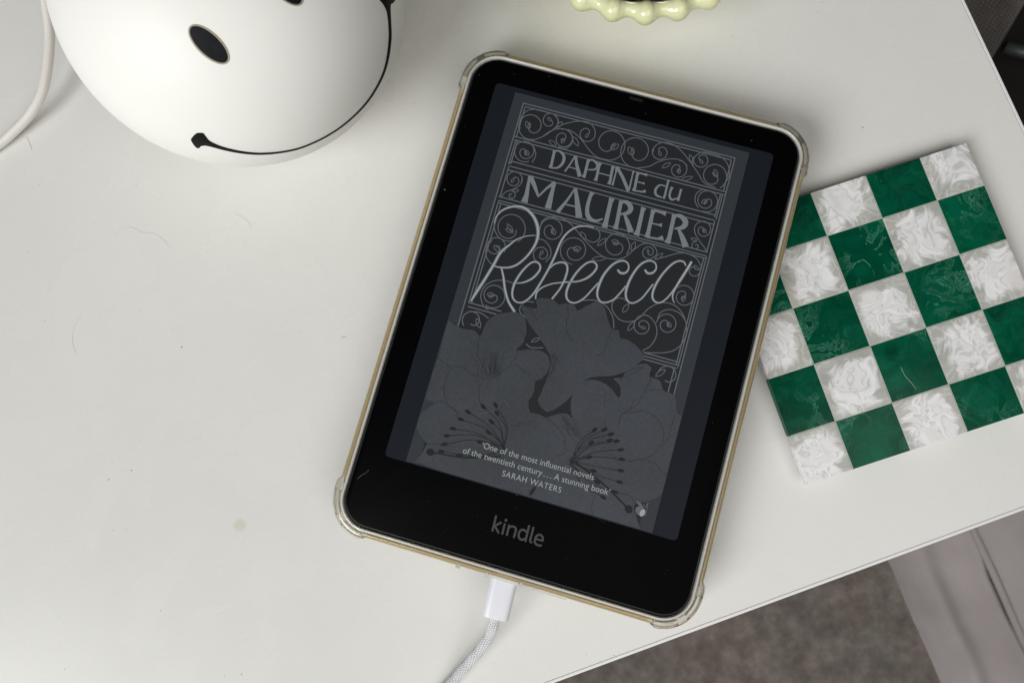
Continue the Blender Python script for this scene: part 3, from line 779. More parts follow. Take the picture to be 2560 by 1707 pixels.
# outlines, veins and stamens
VN = Flat(ZS + 0.195)
def vein(pts, w=2.2, jag=5.0, n=7):
    P = catmull([(x, y, 0) for x, y in pts], n)
    VN.ribbon([(*C_(p.x + jag * noise.noise(Vector((p.x * .06, p.y * .06, 1))), p.y + jag * noise.noise(Vector((p.y * .06, p.x * .06, 5)))), w / 2.529 / 7.25) for p in P], caps=False)
for v_ in ([(490, 330), (495, 270), (505, 205), (540, 120)], [(240, 330), (280, 375), (330, 395), (400, 400), (450, 440), (540, 470), (610, 455), (670, 405), (740, 390), (790, 430), (830, 440)],
           [(530, 475), (500, 530), (505, 600), (520, 650)], [(330, 400), (290, 470), (280, 550), (300, 630), (380, 700)], [(700, 380), (740, 320), (745, 290)],
           [(295, 640), (340, 660), (370, 720)], [(780, 740), (740, 770), (720, 770)], [(1055, 0), (1065, 70), (1050, 130), (1060, 190), (1085, 240)],
           [(1340, 170), (1310, 230), (1290, 300), (1240, 325)], [(800, 20), (840, 60), (870, 110)], [(950, 320), (985, 350), (1010, 360)], [(940, 330), (960, 400), (950, 470)],
           [(1395, 470), (1470, 440), (1540, 400)], [(1540, 400), (1470, 410), (1400, 450), (1330, 460)], [(1590, 410), (1580, 480), (1540, 560), (1490, 640), (1400, 700), (1380, 790)],
           [(1545, 560), (1600, 540), (1660, 548)], [(1480, 600), (1450, 680)], [(1400, 700), (1480, 680), (1560, 680), (1630, 730), (1665, 800), (1655, 880), (1600, 950), (1520, 980), (1420, 990), (1340, 960)],
           [(1745, 690), (1720, 760), (1700, 830), (1660, 900)], [(1520, 985), (1600, 1000), (1660, 1060), (1690, 1090)], [(1080, 700), (1110, 770), (1130, 815)],
           [(920, 720), (980, 760), (1030, 830), (1045, 880)], [(1030, 860), (1050, 930), (980, 965)], [(1225, 1225), (1210, 1290), (1230, 1340), (1300, 1380)], [(1380, 1190), (1450, 1210), (1490, 1260)],
           [(1290, 640), (1300, 560)], [(200, 640), (250, 615), (290, 630)], [(150, 880), (260, 885), (330, 900)]):
    vein(v_)
random.seed(3)
for k in range(26):                                  # fine rays at the petal throats
    t = random.uniform(-0.9, 0.5); ln = random.uniform(60, 170)
    bx, by = 560 + random.uniform(-70, 80), 455 + random.uniform(-15, 10)
    vein([(bx, by), (bx + t * ln * .4, by - ln * .6), (bx + t * ln * .7, by - ln)], 1.3, 3, 3)
for k in range(16):
    ln = random.uniform(40, 110); bx, by = 960 + random.uniform(-20, 30), 400 + random.uniform(-90, 90)
    vein([(bx, by), (bx + ln * .3, by - ln * .5)], 1.2, 3, 3)
for k in range(18):
    ln = random.uniform(40, 130); bx, by = 1120 + random.uniform(-70, 30), 820 + random.uniform(-60, 30)
    vein([(bx, by), (bx - ln * .5, by - ln * .8)], 1.2, 3, 3)
def stamen(x0, y0, x1, y1, bend, aw=11, al=22, w=4):
    mx_, my_ = (x0 + x1) / 2 + bend * (y1 - y0) * .2, (y0 + y1) / 2 - bend * (x1 - x0) * .2
    P = catmull([(x0, y0, 0), (mx_, my_, 0), (x1, y1, 0)], 8)
    VN.ribbon([(*C_(p.x, p.y), w / 2.529 / 7.25) for p in P], caps=False)
    d = (P[-1] - P[-3]); c_ = C_(x1, y1); e_ = C_(x1 + d.x, y1 + d.y)
    an_ = math.atan2(e_[1] - c_[1], e_[0] - c_[0])
    VN.disc(c_[0], c_[1], al / 2.529 / 7.25, 14, aw / 2.529 / 7.25, an_)
for (x, y, b_) in ((430, 682, -.5), (385, 728, -.5), (335, 787, -.5), (297, 832, -.5), (280, 886, -.5), (262, 930, .4), (527, 648, -.7), (605, 640, -.9), (612, 688, -.9), (578, 744, -.8), (560, 810, -.6), (508, 872, -.4), (375, 955, .4)):
    stamen(655 + random.uniform(-15, 15), 905 + random.uniform(-25, 25), x, y, b_)
for (x, y, b_) in ((1230, 796, .6), (1292, 793, .8), (1333, 822, .7), (1368, 866, .6), (1395, 920, .4), (1402, 980, .2), (1395, 1052, -.1), (1388, 1124, -.3), (1360, 1187, -.5), (1285, 1220, -.6), (1208, 877, .5), (1195, 967, .3), (1222, 1053, -.2), (1245, 1125, -.4), (1325, 860, .6)):
    stamen(1080 + random.uniform(-12, 12), 1005 + random.uniform(-30, 30), x, y, b_)
stamen(1110, 1000, 1445, 1295, .15, 24, 26, 11)
stamen(640, 960, 192, 935, .25, 22, 26, 9)
VN.disc(*C_(838, 1180), 1.9, 12, 0.6, 1.25)
VN.build('vein_print', M_VEIN, display)
# the small fruit mark at the foot
FM = Flat(ZS + 0.215)
FM.disc(*C_(1518, 1305), 1.7, 14, 1.5, -.3); FM.ribbon([(*C_(1495, 1245), .3), (*C_(1515, 1262), 1.0), (*C_(1538, 1285), .3)])
FM.ribbon([(*C_(1568, 1255), .25), (*C_(1552, 1335), .25)]); FM.ribbon([(*C_(1540, 1265), .25), (*C_(1550, 1285), .25), (*C_(1562, 1262), .25)])
FM.build('fruit_mark', M_LINE, display)
FM2 = Flat(ZS + 0.235); FM2.disc(*C_(1532, 1318), .85, 12, 1.3, -.3); FM2.build('fruit_highlight', M_QUOTE, display)

# --- type set in the built-in font
def text(name, s_, x0, x1, ybase, mat_, parent, z, label=None, space=1.0):
    cu = bpy.data.curves.new(name, 'FONT'); cu.body = s_; cu.size = 1.0; cu.space_character = space
    cu.resolution_u = 4
    to = bpy.data.objects.new(name, cu); C.objects.link(to)
    bpy.context.view_layer.update()
    dg = bpy.context.evaluated_depsgraph_get()
    me = bpy.data.meshes.new_from_object(to.evaluated_get(dg))
    bpy.data.objects.remove(to); bpy.data.curves.remove(cu)
    xs = [v.co.x for v in me.vertices]; lo, hi = min(xs), max(xs)
    k = (x1 - x0) / (hi - lo)
    for v in me.vertices:
        px, py = x0 + (v.co.x - lo) * k, ybase + v.co.y * k * 1.06
        q_ = dv((px, py)); v.co = Vector((q_[0], q_[1], z)) * MM
    me.materials.clear(); me.materials.append(mat_)
    bm = bmesh.new(); bm.from_mesh(me)
    for f in bm.faces:
        f.normal_update()
        if f.normal.z < 0: f.normal_flip()
    bm.to_mesh(me); bm.free()
    o = bpy.data.objects.new(name, me); C.objects.link(o); o.parent = parent
    if label: o['label'] = label
    return o
text('quote_line', '\u2018One of the most influential novels', -20.2, 19.3, -57.9, M_QUOTE, display, ZS + .26, 'small light text, first line of the quotation')
text('quote_line', 'of the twentieth century\u2009.\u2009.\u2009. A stunning book\u2019', -25.9, 25.7, -61.3, M_QUOTE, display, ZS + .26, 'small light text, second line of the quotation')
text('quote_line', 'SARAH WATERS', -10.9, 9.8, -65.0, M_QUOTE, display, ZS + .26, 'small light capitals naming the reviewer', 1.1)

# --- wordmark below the display
Kf = Flat(ZS)
def ks(*pts, w=62, smooth=True):
    P = catmull([(x, y, 0) for x, y in pts], 8) if smooth and len(pts) > 2 else [Vector((x, y, 0)) for x, y in pts]
    Kf.ribbon([(*K_(p.x, p.y), w * SK) for p in P], caps=False)
ks((8, 335), (-112, 815)); ks((165, 540), (70, 590), (-62, 668), smooth=False); ks((-40, 640), (85, 872), w=60)
Kf.disc(*K_(300, 480), 43 * SK, 16); ks((268, 573), (187, 908))
ks((402, 612), (322, 945)); ks((378, 730), (420, 680), (500, 668), (575, 695), (600, 765), (578, 860), (532, 1012))
ks((912, 830), (860, 780), (795, 764), (725, 805), (688, 890), (686, 970), (722, 1040), (790, 1064), (868, 1035)); ks((1002, 632), (882, 1128))
ks((1133, 680), (1082, 880), (1030, 1075), (1035, 1125), (1090, 1152))
ks((1195, 1038), (1405, 1100), w=54); ks((1405, 1112), (1412, 1020), (1375, 945), (1300, 916), (1225, 955), (1180, 1045), (1170, 1130), (1210, 1200), (1280, 1235), (1380, 1238))
tag(Kf.build('wordmark', M_WORD, device), 'dim grey lowercase wordmark reading kindle under the display')

# ------------------------------------------------------------------ clear case
case = empty('tablet_case', (GCX, GCY, 8.0))
tag(case, 'yellowed clear soft case with bumped corners round the black e-reader', 'case')
def bumpw(p):
    """0 along the straight sides, 1 round each corner, with a short shoulder"""
    ex = HW - abs(p.x); ey = HH - abs(p.y)
    if min(ex, ey) > 12: return 0.0
    d = max(ex, ey)                                   # distance from the corner along the edge
    lim = 14.0 if ex < ey else 10.2
    t = (lim - d) / 2.2
    return max(0.0, min(1.0, t)) ** 1.0
def sm(t): return t * t * (3 - 2 * t)
def off(o, b): return lambda p: o + b * sm(bumpw(p))
OUT2 = rrect(HW, HH, GR, 20)
# lip: pale inner ridge hugging the glass
lip = autosmooth(obj('lip', *loft(OUT2, [(0.85, 1.0), (0.85, 9.4), (0.9, 10.6), (1.05, 10.9), (1.3, 10.95), (1.6, 10.8), (1.85, 10.5), (2.02, 10.1), (2.04, 9.7), (2.04, 1.0)], ring=True), M_LIP, case), 60)
wall = autosmooth(obj('side_wall', *loft(OUT2, [(2.1, 1.0), (2.1, 9.9), (off(2.3, 0.25), 10.1), (off(2.9, 0.6), 10.0), (off(3.6, 0.85), 9.35), (off(4.15, 1.1), 8.0), (off(4.3, 1.15), 5.5), (off(4.2, 1.1), 3.0), (off(3.6, 0.9), 1.2), (off(2.9, 0.6), 0.98)], ring=True), M_AMBER, case), 60)
wall.data.materials.append(M_BUMP)
for f in wall.data.polygons:
    cc = f.center / MM
    if bumpw(Vector((cc.x, cc.y))) > 0.25: f.material_index = 1
autosmooth(obj('edge_bead', *loft(OUT2, [(off(3.9, 0.9), 0.98), (off(4.6, 1.1), 1.05), (off(4.85, 1.1), 1.6), (off(4.6, 1.1), 2.3), (off(4.0, 0.9), 2.3)], ring=True), M_LIP, case), 60)
autosmooth(obj('back_plate', *loft(OUT2, [(2.2, 0.0), (2.55, 0.35), (2.55, 0.9), (2.4, 0.96)]), M_BUMP, case), 50)
# two air pockets in every corner
def pocket(cx_, cy_, a0_, a1_, r0_, r1_, z0_, z1_):
    n = 14; V = []; F = []; prof = [(r0_, z0_), (r0_, z1_ - .5), (r0_ + .35, z1_), (r1_ - .35, z1_), (r1_, z1_ - .5), (r1_, z0_)]
    m = len(prof)
    for i in range(n + 1):
        aa = math.radians(a0_ + (a1_ - a0_) * i / n)
        sh = 1 - max(0, 1 - min(i, n - i) / 2) * .35; mid = (r0_ + r1_) / 2
        for r_, z_ in prof:
            rr = mid + (r_ - mid) * sh
            V.append((cx_ + rr * math.cos(aa), cy_ + rr * math.sin(aa), z_))
    for i in range(n):
        for k in range(m):
            a_ = i * m + k; b_ = i * m + (k + 1) % m
            F.append((a_, b_, b_ + m, a_ + m))
    F.append(tuple(range(m))); F.append(tuple(range(n * m, n * m + m)))
    return V, F
for (sx, sy, base) in ((1, 1, 0), (-1, 1, 90), (-1, -1, 180), (1, -1, 270)):
    cx_, cy_ = sx * (HW - GR), sy * (HH - GR)
    for (d0, d1) in ((0, 38), (52, 90)):
        o_ = obj('air_pocket', *pocket(cx_, cy_, base + d0, base + d1, GR + 2.5, GR + 4.2, 2.5, 9.3), M_AIR, case)
        autosmooth(o_, 50)
# ribs and port surround on the near side
yb = -HH - 4.45
def rib(x, w_, d=0.5, z0_=1.6, z1_=9.7, m_=M_POCKET, name='rib'):
    o_ = obj(name, *slab(x - w_ / 2, yb - 0.05 - d * .3, x + w_ / 2, yb + 1.5, z0_, z1_), m_, case)
    b_ = o_.modifiers.new('soft', 'BEVEL'); b_.width = 0.0002; b_.segments = 2
def xat(u, v): return at(u, v, 14).x - GCX
rib(xat(1151, 1397), 1.6); rib(xat(1221, 1420), .9); rib(xat(1305, 1445), 1.0)
rib(xat(1338, 1455), .5)
rib((xat(1221, 1420) + xat(1305, 1445)) / 2, abs(xat(1305, 1445) - xat(1221, 1420)) - 1.6, .35, 1.8, 9.4, M_LIP, 'port_surround')
rib((xat(1345, 1460) + xat(1420, 1480)) / 2, 10.0, .25, 2.2, 9.2, M_LIP, 'button_cover')

# folding grip the case stands on
grip = empty('grip_stand', (GCX, GCY - 4, 0))
tag(grip, 'low round grip under the case, lifting the e-reader off the table', 'grip')
def disc_mesh(r, z0_, z1_, n=48, b=0.8):
    V = []; F = []
    for (rr, z_) in ((r - b, z0_), (r, z0_ + b), (r, z1_ - b), (r - b, z1_)):
        for k in range(n):
            a_ = 2 * math.pi * k / n; V.append((rr * math.cos(a_), rr * math.sin(a_), z_))
    for i in range(3):
        for k in range(n):
            a_ = i * n + k; b_ = i * n + (k + 1) % n; F.append((a_, b_, b_ + n, a_ + n))
    F.append(tuple(range(n))[::-1]); F.append(tuple(range(3 * n, 4 * n)))
    return V, F
obj('foot_disc', *disc_mesh(20, 0.0, 2.6), M_RIM, grip)
obj('neck', *disc_mesh(9, 2.62, 5.3), M_RIM, grip)
obj('top_disc', *disc_mesh(20, 5.32, 7.98), M_RIM, grip)

# ------------------------------------------------------------------ charging cable
cable = empty('charging_cable', (at(1262, 1443, 13).x, at(1262, 1443, 13).y, 0))
tag(cable, 'white braided charging cable plugged into the near end of the e-reader', 'cable')
CR = Vector((cable.location.x / MM, cable.location.y / MM, 0))
pa, pb = at(1263.5, 1436, 14.2), at(1238.5, 1541, 13.4)
ax = (pb - pa).normalized(); sd_ = Vector((-ax.y, ax.x, 0)).normalized(); upv = sd_.cross(ax) * -1
if upv.z < 0: upv = -upv
def superell(hw_, hh_, n=40, e=3.2):
    P = []
    for k in range(n):
        t = 2 * math.pi * k / n; c_, s_ = math.cos(t), math.sin(t)
        P.append((hw_ * math.copysign(abs(c_) ** (2 / e), c_), hh_ * math.copysign(abs(s_) ** (2 / e), s_)))
    return P
V = []; F = []
PL = (pb - pa).length
stations = [(-1.2, 1.0), (PL - 0.45, 1.0), (PL - 0.12, .985), (PL, .93)]
for (t, k_) in stations:
    for (a_, b_) in superell(4.65, 3.0):
        V.append(pa + ax * t + sd_ * a_ * k_ + upv * b_ * k_ - CR)
nn_ = 40
for i in range(len(stations) - 1):
    for k in range(nn_):
        a_ = i * nn_ + k; b_ = i * nn_ + (k + 1) % nn_; F.append((a_, b_, b_ + nn_, a_ + nn_))
F.append(tuple(range(nn_))); F.append(tuple(range((len(stations) - 1) * nn_, len(stations) * nn_)))
autosmooth(obj('plug', V, F, M_PLUG, cable), 40)
tip = pa - ax * 4.0
V = []; F = []
for t in (-5.5, -1.25):
    for (a_, b_) in superell(4.1, 1.25):
        V.append(pa + ax * t + sd_ * a_ + upv * b_ - CR)
for k in range(nn_): F.append((k, (k + 1) % nn_, nn_ + (k + 1) % nn_, nn_ + k))
F.append(tuple(range(nn_))); F.append(tuple(range(nn_, 2 * nn_)))
fix(obj('connector', V, F, M_STEEL, cable))
cpts = [pb - ax * 1.0, at(1235.5, 1556, 12.8), at(1226, 1583, 11.0), at(1208, 1611, 9.0), at(1184, 1641, 6.9), at(1157, 1672, 4.8), at(1127, 1707, 2.9), at(1085, 1752, 2.0), at(1040, 1800, 2.0), at(985, 1850, 2.0), at(900, 1900, 2.0)]
cl = catmull([p - CR for p in cpts], 14)
obj('cord_core', *tube(cl, 1.60, 16), M_BRAIDCORE, cable, smooth=True)
# resample by arc length and wind the braid
def resample(P, step):
    out = [P[0]]; acc = 0.0
    for i in range(len(P) - 1):
        a_, b_ = P[i], P[i + 1]; d = (b_ - a_).length
        while acc + d >= step:
            t = (step - acc) / d; a_ = a_.lerp(b_, t); out.append(a_.copy()); d = (b_ - a_).length; acc = 0.0
        acc += d
    return out
path = resample(cl, 0.45)
fr_ = []; prev = None
for i, p in enumerate(path):
    d = (path[min(i + 1, len(path) - 1)] - path[max(i - 1, 0)]).normalized()
    s_ = d.cross(Vector((0, 0, 1))).normalized() if prev is None else (prev - d * prev.dot(d)).normalized()
    prev = s_; fr_.append((p, s_, s_.cross(d)))
strands = []
NS = 12
for direc in (1, -1):
    for k in range(NS):
        P = []
        for i, (p, s_, t_) in enumerate(fr_):
            ang = 2 * math.pi * k / NS + direc * (i * 0.45) * 0.62
            rr = 1.66 + 0.13 * math.sin(direc * (i * 0.45) * 0.62 * NS + (0 if direc > 0 else math.pi))
            P.append(p + s_ * (rr * math.cos(ang)) + t_ * (rr * math.sin(ang)))
        strands.append(tube(P, 0.17, 5, caps=False))
bd = obj('braid', *join(strands), M_BRAID, cable, smooth=True)
tag(bd, kind='stuff')

# ------------------------------------------------------------------ checkered coaster
TH = 0.5882; TSZ = 21.4; OX, OY = 92.13, -44.59
coaster = empty('coaster', (OX, OY, 0), TH)
tag(coaster, 'square green and pearl white checkered resin coaster to the right of the tablet', 'coaster')
edges = [0.19, 1.0, 2.0, 3.0, 4.0, 4.86]
edgesj = [0.175, 1.0, 2.0, 3.0, 4.0, 4.805]
cache = {}
for i in range(5):
    for j in range(5):
        x0, x1 = edges[i] * TSZ, edges[i + 1] * TSZ; y0, y1 = edgesj[j] * TSZ, edgesj[j + 1] * TSZ
        g = 0.10
        # a tile's own origin is the middle of a full square of the lattice
        ox, oy = (i + .5) * TSZ, (j + .5) * TSZ
        X0, X1, Y0, Y1 = x0 - ox + (g if i else 0), x1 - ox - (g if i < 4 else 0), y0 - oy + (g if j else 0), y1 - oy - (g if j < 4 else 0)
        green = (i + j) % 2 == 1
        key = (round(X0, 3), round(X1, 3), round(Y0, 3), round(Y1, 3), green)
        if key in cache:
            o_ = cache[key].copy(); C.objects.link(o_); o_.parent = coaster
        else:
            V, F = rounded_slab(X0, Y0, X1, Y1, 3.0, 6.0, 0.25)
            o_ = obj('tile', V, F, M_GREEN if green else M_PEARL, coaster); cache[key] = o_
        o_.location = Vector((ox, oy, 0)) * MM
# pale resin standing in the joints
J = []
for e in edges[1:-1]: J.append(slab(e * TSZ - .11, edgesj[0] * TSZ + .3, e * TSZ + .11, edgesj[-1] * TSZ - .3, 3.1, 5.93))
for e in edgesj[1:-1]:
    for a_, b_ in zip(edges[:-1], edges[1:]):
        J.append(slab(a_ * TSZ + .3, e * TSZ - .11, b_ * TSZ - .3, e * TSZ + .11, 3.1, 5.92))
obj('joint_resin', *join(J), M_SEAM, coaster)

for fx in (12, 96):
    for fy in (12, 94):
        V, F = disc_mesh(5, 0.0, 2.98, 24, .3)
        o_ = obj('foot', V, F, M_POCKET, coaster); o_.location = Vector((fx, fy, 0)) * MM

# ------------------------------------------------------------------ smiling lamp
LC = Vector((-138.0, 63.1, 47.05)); LA, LB = 56.0, 47.0
lamp = empty('night_lamp', (LC.x, LC.y, 0))
tag(lamp, 'round white lamp with black oval eyes and a thin black smile', 'lamp')
V = []; F = []; nu, nv = 224, 112
for j in range(nv + 1):
    ph = -math.pi / 2 + math.pi * j / nv
    for i in range(nu):
        th = 2 * math.pi * i / nu
        zz = LB * math.sin(ph)
        zz = max(zz, -LB + 0.9)                       # small flat foot
        V.append((LA * math.cos(ph) * math.cos(th), LA * math.cos(ph) * math.sin(th), zz + LC.z - 0.9))
for j in range(nv):
    for i in range(nu):
        a_ = j * nu + i; b_ = j * nu + (i + 1) % nu
        F.append((a_, b_, b_ + nu, a_ + nu))
shade = obj('shade', V, F, M_LAMP, lamp, smooth=True)
LCc = Vector((LC.x, LC.y, LC.z - 0.9))
def on_lamp(u, v, lift=0.0):
    """point of the shade seen at (u, v); None beyond its outline"""
    d = ray(u, v); o_ = CAMPOS - LCc
    S_ = Vector((1 / LA, 1 / LA, 1 / LB))
    oo = Vector((o_.x * S_.x, o_.y * S_.y, o_.z * S_.z)); dd = Vector((d.x * S_.x, d.y * S_.y, d.z * S_.z))
    a_, b_, c_ = dd.dot(dd), 2 * oo.dot(dd), oo.dot(oo) - 1
    disc = b_ * b_ - 4 * a_ * c_
    if disc < 0: t = -b_ / (2 * a_)
    else: t = (-b_ - math.sqrt(disc)) / (2 * a_)
    p = o_ + d * t
    # pull onto the surface if only grazing
    k = math.sqrt((p.x / LA) ** 2 + (p.y / LA) ** 2 + (p.z / LB) ** 2); p = p / k
    n_ = Vector((p.x / LA ** 2, p.y / LA ** 2, p.z / LB ** 2)).normalized()
    return p + n_ * lift + Vector((0, 0, LCc.z)), n_
def patch(center, rx, ry, ang, lift, name, m_, ring=None, inner=None):
    V = []; F = []; n = 48; ca, sa = math.cos(ang), math.sin(ang)
    radii = [i / 8 for i in range(1, 9)] if ring is None else ring
    if ring is None: V.append(on_lamp(center[0], center[1], lift)[0])
    for f_ in radii:
        for k in range(n):
            t = 2 * math.pi * k / n; x, y = rx * f_ * math.cos(t), ry * f_ * math.sin(t)
            if ring is not None: 
                s_ = (f_ - 1.0); x = (rx + s_) * math.cos(t); y = (ry + s_) * math.sin(t)
            lf = lift if ring is None else lift * (1.0 if f_ in ring[1:-1] else 0.1)
            V.append(on_lamp(center[0] + x * ca - y * sa, center[1] + x * sa + y * ca, lf)[0])
    b0 = 1 if ring is None else 0
    if ring is None:
        for k in range(n): F.append((0, 1 + k, 1 + (k + 1) % n))
    for i in range(len(radii) - 1):
        for k in range(n):
            a_ = b0 + i * n + k; b_ = b0 + i * n + (k + 1) % n; F.append((a_, b_, b_ + n, a_ + n))
    o_ = obj(name, V, F, m_, lamp, smooth=True); fix(o_); return o_
R1 = [0.0, 1.0, 2.4, 4.0, 5.2]
eye_a = math.radians(49)
for cen in ((522.5, 111.5), (709, -36)):
    an_e = math.radians(43.5 if cen[0] < 600 else 47)
    patch(cen, 62, 26, an_e, 0.06, 'eye', M_INK)
    patch(cen, 62, 26, an_e, 0.16, 'eye_rim', M_TAUPE, ring=R1)
# smile: points (u, v, width) traced as one tapering stroke with blunt cheeks
smile = [(503, 349, 30), (509, 352, 25), (516, 356, 18), (525, 360, 13), (540, 365.5, 10), (561, 372, 8), (590, 378.5, 7), (622, 383, 6.2), (655, 384.5, 5.6), (700, 381, 5), (748, 371, 4.6), (797, 351, 4.4), (842, 325, 4.4), (880, 295, 4.6), (914, 260, 5), (940, 222, 5.6), (960, 180, 6.2), (970, 140, 7), (975, 95, 7.6), (974, 60, 7.8), (972, 35, 9.5), (970, 22, 13), (968, 12, 20), (968, 6, 32), (968, -2, 42), (966, -14, 44), (964, -26, 26)]
P = catmull(smile, 6)
V = []; F = []; m_ = 7
for i, p in enumerate(P):
    a_, b_ = P[max(i - 1, 0)], P[min(i + 1, len(P) - 1)]
    d = Vector((b_.x - a_.x, b_.y - a_.y)).normalized(); n2 = Vector((-d.y, d.x))
    for k in range(m_):
        f_ = (k / (m_ - 1) - .5)
        V.append(on_lamp(p.x + n2.x * p.z * f_, p.y + n2.y * p.z * f_, 0.07 + 0.10 * (1 - (2 * f_) ** 2))[0])
for i in range(len(P) - 1):
    for k in range(m_ - 1):
        a_ = i * m_ + k; F.append((a_, a_ + 1, a_ + m_ + 1, a_ + m_))
bl = [(477.4, 350), (481, 343), (487.6, 336), (493.6, 332.5), (506, 332.5), (511.4, 335.5), (513, 341.5), (517, 349), (518, 358), (511, 364.5), (502.9, 365.3), (499.5, 369.5), (494.4, 370.8), (490, 368.7), (482.5, 360)]
bl = [(p.x, p.y) for p in catmull([(x, y, 0) for x, y in bl], 3, closed=True)]
b_ = len(V); V.append(on_lamp(499, 351, 0.16)[0])
for f_ in (0.55, 1.0):
    for x, y in bl: V.append(on_lamp(499 + (x - 499) * f_, 351 + (y - 351) * f_, 0.15 if f_ < 1 else 0.06)[0])
n_ = len(bl)
for k in range(n_):
    F.append((b_, b_ + 1 + k, b_ + 1 + (k + 1) % n_)); F.append((b_ + 1 + k, b_ + 1 + n_ + k, b_ + 1 + n_ + (k + 1) % n_, b_ + 1 + (k + 1) % n_))
fix(obj('smile', V, F, M_MOUTH, lamp, smooth=True))

# ------------------------------------------------------------------ white cord at the left edge
cordp = [at(84, -150, 26), at(104, -70, 22), at(114, 0, 18), at(122, 55, 15), at(124, 107, 12.5), at(118, 172, 10), at(107, 226, 8), at(88, 266, 6.5), at(64, 299, 5), at(32, 331, 3.8), at(0, 359, 2.8), at(-80, 415, 2.0), at(-200, 480, 2.0)]
cord = obj('power_cord', *tube(catmull(cordp, 10), 1.8, 20), M_CORD, None, smooth=True)
tag(cord, 'thick white cord arching past the left side of the white lamp', 'cord')

# ------------------------------------------------------------------ beaded pot at the top
PR = 46.0; PH_ = 28.0
front = at(1614, 14, PH_)
dirp = Vector((front.x - CAMPOS.x, front.y - CAMPOS.y, 0)).normalized()
pc = Vector((front.x, front.y, 0)) + Vector((-RY.x, -RY.y, 0)).normalized() * (PR - 1.0)
pot = empty('beaded_pot', (pc.x, pc.y, 0))
tag(pot, 'pale green glazed pot with a rim of fat beads, dark inside, at the top edge', 'pot')
def lathe(prof, n=96, closed_ring=True):
    V = []; F = []; m = len(prof)
    for (r_, z_) in prof:
        for k in range(n):
            t = 2 * math.pi * k / n; V.append((r_ * math.cos(t), r_ * math.sin(t), z_))
    for i in range(m - 1):
        for k in range(n):
            a_ = i * n + k; b_ = i * n + (k + 1) % n; F.append((a_, b_, b_ + n, a_ + n))
    F.append(tuple(range(n))[::-1]); F.append(tuple(range((m - 1) * n, m * n)))
    return V, F
autosmooth(obj('bowl', *lathe([(PR - 22, 0), (PR - 18, 1.5), (PR - 9, 11), (PR - 3.5, 20), (PR - 0.6, 25), (PR + 1.0, 28), (PR + 0.7, 30.2), (PR - 0.2, 30.6), (PR - 0.9, 29.8), (PR - 1.4, 26), (PR - 5.5, 20), (PR - 11, 12), (PR - 20, 4)]), M_GLAZE, pot), 70)
NB = 26
def bead_mesh():
    V = []; F = []; nu_, nv_ = 20, 12; R_ = 4.12
    for j in range(nv_ + 1):
        ph = -math.pi / 2 + math.pi * j / nv_
        for i in range(nu_):
            th = 2 * math.pi * i / nu_
            V.append((R_ * math.cos(ph) * math.cos(th) * 1.0, R_ * 0.98 * math.cos(ph) * math.sin(th), R_ * math.sin(ph)))
    for j in range(nv_):
        for i in range(nu_):
            a_ = j * nu_ + i; b_ = j * nu_ + (i + 1) % nu_; F.append((a_, b_, b_ + nu_, a_ + nu_))
    return V, F
frontang = math.atan2(front.y - pc.y, front.x - pc.x)
b0 = None
for k in range(NB):
    t = frontang + 2 * math.pi * k / NB
    if b0 is None:
        b0 = obj('bead', *bead_mesh(), M_GLAZE, pot, smooth=True); o_ = b0
    else:
        o_ = b0.copy(); C.objects.link(o_); o_.parent = pot
    o_.location = Vector(((PR + 1.9) * math.cos(t), (PR + 1.9) * math.sin(t), PH_)) * MM
    o_.rotation_euler = (0, 0, t)
# the neck of glaze between beads
RN = NB * 16
def rb(k):
    d = abs(((k / 16 + .5) % 1) - .5) * (2 * math.pi * PR / NB)
    return math.exp(-(d / 2.9) ** 2)
obj('rim_band', *tube([((PR + 0.7 + 1.1 * rb(k)) * math.cos(frontang + 2 * math.pi * k / RN), (PR + 0.7 + 1.1 * rb(k)) * math.sin(frontang + 2 * math.pi * k / RN), PH_ - 0.1) for k in range(RN + 1)], 2.3, 16, caps=False, radii=[2.6 + 1.45 * rb(k) for k in range(RN + 1)]), M_GLAZE, pot, smooth=True)
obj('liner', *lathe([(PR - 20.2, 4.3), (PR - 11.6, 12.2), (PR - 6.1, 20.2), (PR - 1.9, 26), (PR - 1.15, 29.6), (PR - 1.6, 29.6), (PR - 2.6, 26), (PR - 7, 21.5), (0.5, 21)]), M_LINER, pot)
tin = obj('tin', *disc_mesh(5.2, 0, 6.5, 32, .5), M_TIN, None, smooth=False)
tp = at(1626, -6, 28.2); tin.location = Vector((tp.x, tp.y, 21.7)) * MM
tag(tin, 'dull pink round lid inside the dark pale green pot', 'tin')

# ------------------------------------------------------------------ hairs and dust on the surfaces
def hair(pts, z, r, m_, label, cat='hair'):
    P = catmull([at(u, v, z + r) for u, v in pts], 6)
    o_ = obj('hair', *tube(P, r, 5), m_, None, smooth=True)
    tag(o_, label, cat); return o_
s7 = lambda x, y: (x / 2.613, 400 + y / 2.613)
M_FAINT = mat('hair_pale_brown', lin((200, 197, 188)), 0.6)
hair([s7(752, 500), s7(790, 455), s7(860, 440), s7(930, 475), s7(1010, 480), s7(1060, 515), s7(1105, 565)], 0, .04, M_FAINT, 'curled faint hair on the bare table left of the tablet')
hair([s7(1530, 352), s7(1580, 370), s7(1625, 410), s7(1635, 440)], 0, .04, M_FAINT, 'short bent hair on the table below the lamp')
hair([s7(535, 1020), s7(485, 1090), s7(475, 1190), s7(500, 1265)], 0, .035, M_FAINT, 'long faint hair standing upright left on the table')
hair([s7(2225, 1165), s7(2245, 1152), s7(2265, 1160)], 0, .06, M_HAIR, 'tiny arched hair on the table beside the left side of the tablet')
hair([(67, 343), (73, 356), (80, 374)], 0, .045, M_HAIR, 'short straight dark hair below the white cord')
